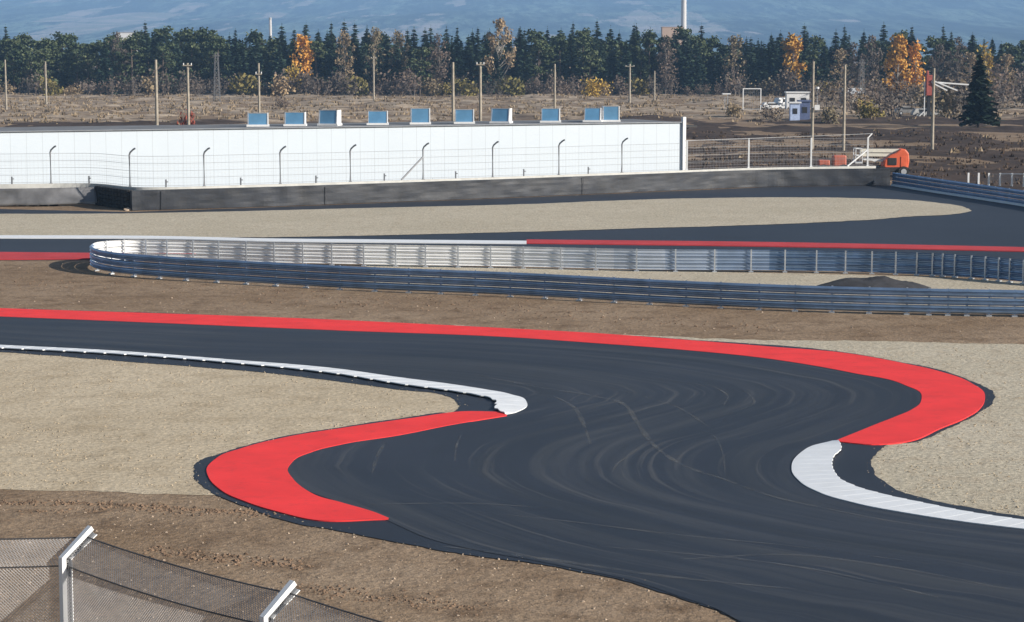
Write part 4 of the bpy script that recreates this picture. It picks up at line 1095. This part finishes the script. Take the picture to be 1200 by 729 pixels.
# red machine with pale arms (right)
D = 338; rm = empty('red_crane', (X(1088, D), D, 0), 0, 'upright red machine with long pale boom arms reaching right, behind the wooden pole', 'crane')
zt = Z(88, D); zb = Z(112, D)
mb = MB(); mb.box((0,0,(zt+zb)/2), (1.15,1.2,zt-zb)); mb.box((-.35,-.1,zt+.35), (.35,.7,.7)); mb.build('body', M['faded_red'], rm, bevel=.08)
mb = MB(); mb.box((0,0,zb/2), (0.45,0.45,zb)); mb.box((0,0,.15), (2.6,2.2,.3)); mb.build('mast', M['dark'], rm)
mb = MB(); mb.bar((0.2,-.5,Z(96,D)), (6.6,-.5,Z(99.5,D)), 0.22); mb.build('boom', M['white_metal'], rm)
for dx, z in ((4.3, 106), (2.7, 106)):
    mb = MB(); mb.bar((0.3,-.75,Z(94 if dx > 4 else 97,D)), (dx,-.75,Z(z,D)), 0.2); mb.build('boom_strut', M['white_metal'], rm)
mb = MB(); mb.bar((-0.75,-.3,0.2), (-0.75,-.3,zt-1), 0.14); mb.bar((-0.8,-.3,1.3), (-2.0,-.3,0.1), .14); mb.build('leg', M['white_metal'], rm)

# boom lift with orange counterweight, behind the end of the tyre wall
D = 183; bl = empty('boom_lift', (X(1048, D), D, 0), 0, 'orange and white boom lift parked behind the end of the black tyre wall', 'boom lift')
s1 = D/F
z0, z1 = Z(199, D), Z(174, D)
prof = [(-0.95,z0),(0.55,z0-.05),(1.02,z0+.1),(1.12,z0+.8),(1.05,z1-.35),(0.75,z1-.02),(0.35,z1),(-0.05,z1-.35),(-0.55,z1-.55),(-1.0,z1-.95),(-1.05,z0+.35)]
mb = MB(); n = len(prof); vs = [(x, y, z) for y in (-.85, .85) for x, z in prof]
mb.add(vs, [tuple(range(n)), tuple(range(2*n-1, n-1, -1))]+[(i, n+i, n+(i+1) % n, (i+1) % n) for i in range(n)]); mb.build('counterweight', M['orange'], bl, bevel=.1)
mb = MB(); mb.box((-.35,-.86,z0+.75), (.75,.08,.62)); mb.build('engine_opening', M['dark'], bl, bevel=.03)
mb = MB(); mb.box((0.62,-.87,z0+.72), (.5,.05,.9)); mb.build('cover_panel', M['orange'], bl, bevel=.02)
mb = MB(); mb.box((-.3,0,.62), (2.6,1.9,.42)); mb.build('chassis', M['dark'], bl, bevel=.05)
for sx_ in (-1.15, .6):
    for sy_ in (-.95, .95):
        mb = MB(); mb.cyl((sx_,sy_,.45), .45, .32, 'Y', 18); wh = mb.build('wheel', M['tyre'], bl)
        mb = MB(); mb.cyl((sx_,sy_*1.18,.45), .24, .06, 'Y', 12); mb.build('rim', M['galv_post'], wh)
cream = simple('cream_paint', (0.72,0.69,0.60), 0.5, var=0.05)
zb_ = Z(176.5, D)
mb = MB(); mb.bar((0.75,-.2,zb_), (-3.0,-.2,zb_+.02), .34, .30); mb.build('boom', cream, bl)
mb = MB(); mb.bar((0.1,-.25,Z(181.5, D)), (-3.0,-.25,Z(181, D)), .30, .26); mb.build('boom', cream, bl)
mb = MB(); mb.bar((-.9,-.1,Z(188,D)), (-2.7,-.1,Z(186,D)), .18, .22); mb.bar((-1.6,-.12,Z(189,D)), (-2.4,-.12,Z(185,D)), .16); mb.build('lower_link', M['white_metal'], bl)
mb = MB(); bx = -3.15; zt_ = Z(174, D); zl = Z(190, D)
for dx in (-.28, .28):
    for dy in (-.6, .6): mb.bar((bx+dx,dy,zl), (bx+dx,dy,zt_), .06)
for z in (zl, (zl+zt_)/2, zt_):
    for dy in (-.6, .6): mb.bar((bx-.3,dy,z), (bx+.3,dy,z), .06)
    for dx in (-.28, .28): mb.bar((bx+dx,-.6,z), (bx+dx,.6,z), .06)
mb.box((bx,0,zl-.05), (.62,1.26,.06)); mb.build('basket', M['white_metal'], bl)
# smaller orange machine left of it
D = 187; sm_ = empty('compact_roller', (X(983, D), D, 0), 0, 'small faded orange machine behind the fence left of the boom lift', 'machine')
zt_ = Z(181.5, D); faded = simple('faded_orange_paint', (0.48,0.13,0.08), 0.55, var=0.2, scale=2)
mb = MB(); mb.box((0,0,zt_*.68), (1.2,1.0,zt_*.62)); mb.build('hood', faded, sm_, bevel=.15)
mb = MB(); mb.box((-1.35,0,Z(188,D)-.2), (1.0,.9,.5)); mb.build('front_frame', faded, sm_, bevel=.1)
for dx in (-1.4, .35):
    mb = MB(); mb.cyl((dx,0,.42), .42, 1.1, 'Y', 18); mb.build('drum', M['dark'], sm_)

# white post fence beyond the sloping guardrail
D0 = 171; wf = empty('post_fence', (X(1135, D0), D0, 0), 0, 'low white post and rail fence behind the sloping guardrail at right edge', 'fence')
ps = [(1135,D0),(1147,170.5),(1159,170),(1172,169.5),(1186,169),(1200,168.5),(1214,168),(1228,167.5)]
o_ = Vector((X(1135, D0), D0, 0)); tp = []
for px, d_ in ps:
    zt_ = Z(202.5 + (px-1135)*0.01, d_); p = Vector((X(px, d_, 1), d_, 0))-o_; mb = MB(); mb.box(p+Vector((0,0,zt_/2)), (.14,.12,zt_)); mb.build('post', M['white_metal'], wf); tp.append(p+Vector((0,0,zt_-.05)))
mb = MB()
for a, b in zip(tp[3:], tp[4:]): mb.bar(a+Vector((0,-.07,0)), b+Vector((0,-.07,0)), .06)
mb.build('rail', M['white_metal'], wf)
mb = MB()
for a, b in zip(tp[2:], tp[3:]):
    for q in range(1, 12): c = a.lerp(b, q/12); mb.bar(c-Vector((0,0,.75)), c, .012)
mb.build('mesh_panel', M['wire'], wf)
mb = MB(); pebble(mb, Vector((0,0,0)), .42); rk = mb.build('rock', M['stone']); rk.location = G(150,246.5)
tag(rk, 'pale rock lying at the dark gap between the two tyre walls', 'rock')

# ------------------------------------------------------------------ air
top = max(HILL_TOP + 3, Z(-28, 1500) + 3); K = 1.6e-4
mb = MB(); mb.box((0, 9400, (top-1.5)/2), (22000, 19200, top+1.5))
hm = bpy.data.materials.new('haze'); hm.use_nodes = True; nt = hm.node_tree
nt.nodes.remove(nt.nodes['Principled BSDF'])
pv = nt.nodes.new('ShaderNodeVolumePrincipled'); pv.inputs['Color'].default_value = (0.36,0.62,1.0,1); pv.inputs['Density'].default_value = K
pv.inputs['Anisotropy'].default_value = 0.0
nt.links.new(pv.outputs[0], nt.nodes['Material Output'].inputs['Volume'])
hz = mb.build('haze', hm); tag(hz, kind='stuff')

# ------------------------------------------------------------------ light
SUN_EL = rad(23.0); sdir = Vector((0.912, -0.41, 0)).normalized()
sv = Vector((sdir.x*math.cos(SUN_EL), sdir.y*math.cos(SUN_EL), math.sin(SUN_EL)))
sl_ = bpy.data.lights.new('sun', 'SUN'); sl_.energy = 5.0; sl_.angle = rad(0.5); sl_.color = (1.0, 0.93, 0.83)
so = bpy.data.objects.new('sun', sl_); COL.objects.link(so); so.rotation_euler = (-sv).to_track_quat('-Z', 'Y').to_euler(); so.location = (40, -20, 60)
wd_ = bpy.data.worlds.new('World'); scene.world = wd_; wd_.use_nodes = True; nt = wd_.node_tree
sky = nt.nodes.new('ShaderNodeTexSky'); sky.sky_type = 'NISHITA'; sky.sun_disc = False
sky.sun_elevation = SUN_EL; sky.sun_rotation = math.atan2(sdir.x, sdir.y)
bg = nt.nodes['Background']; bg.inputs[1].default_value = 0.06; nt.links.new(sky.outputs[0], bg.inputs[0])
vs_ = scene.view_settings; vs_.view_transform = 'Standard'; vs_.look = 'None'; vs_.gamma = 1; vs_.exposure = 0.50; vs_.use_curve_mapping = False
scene.render.engine = 'CYCLES'
scene.cycles.use_denoising = True
scene.cycles.volume_bounces = 1; scene.cycles.max_bounces = 6; scene.cycles.transparent_max_bounces = 16
scene.render.resolution_x, scene.render.resolution_y = 1024, 622
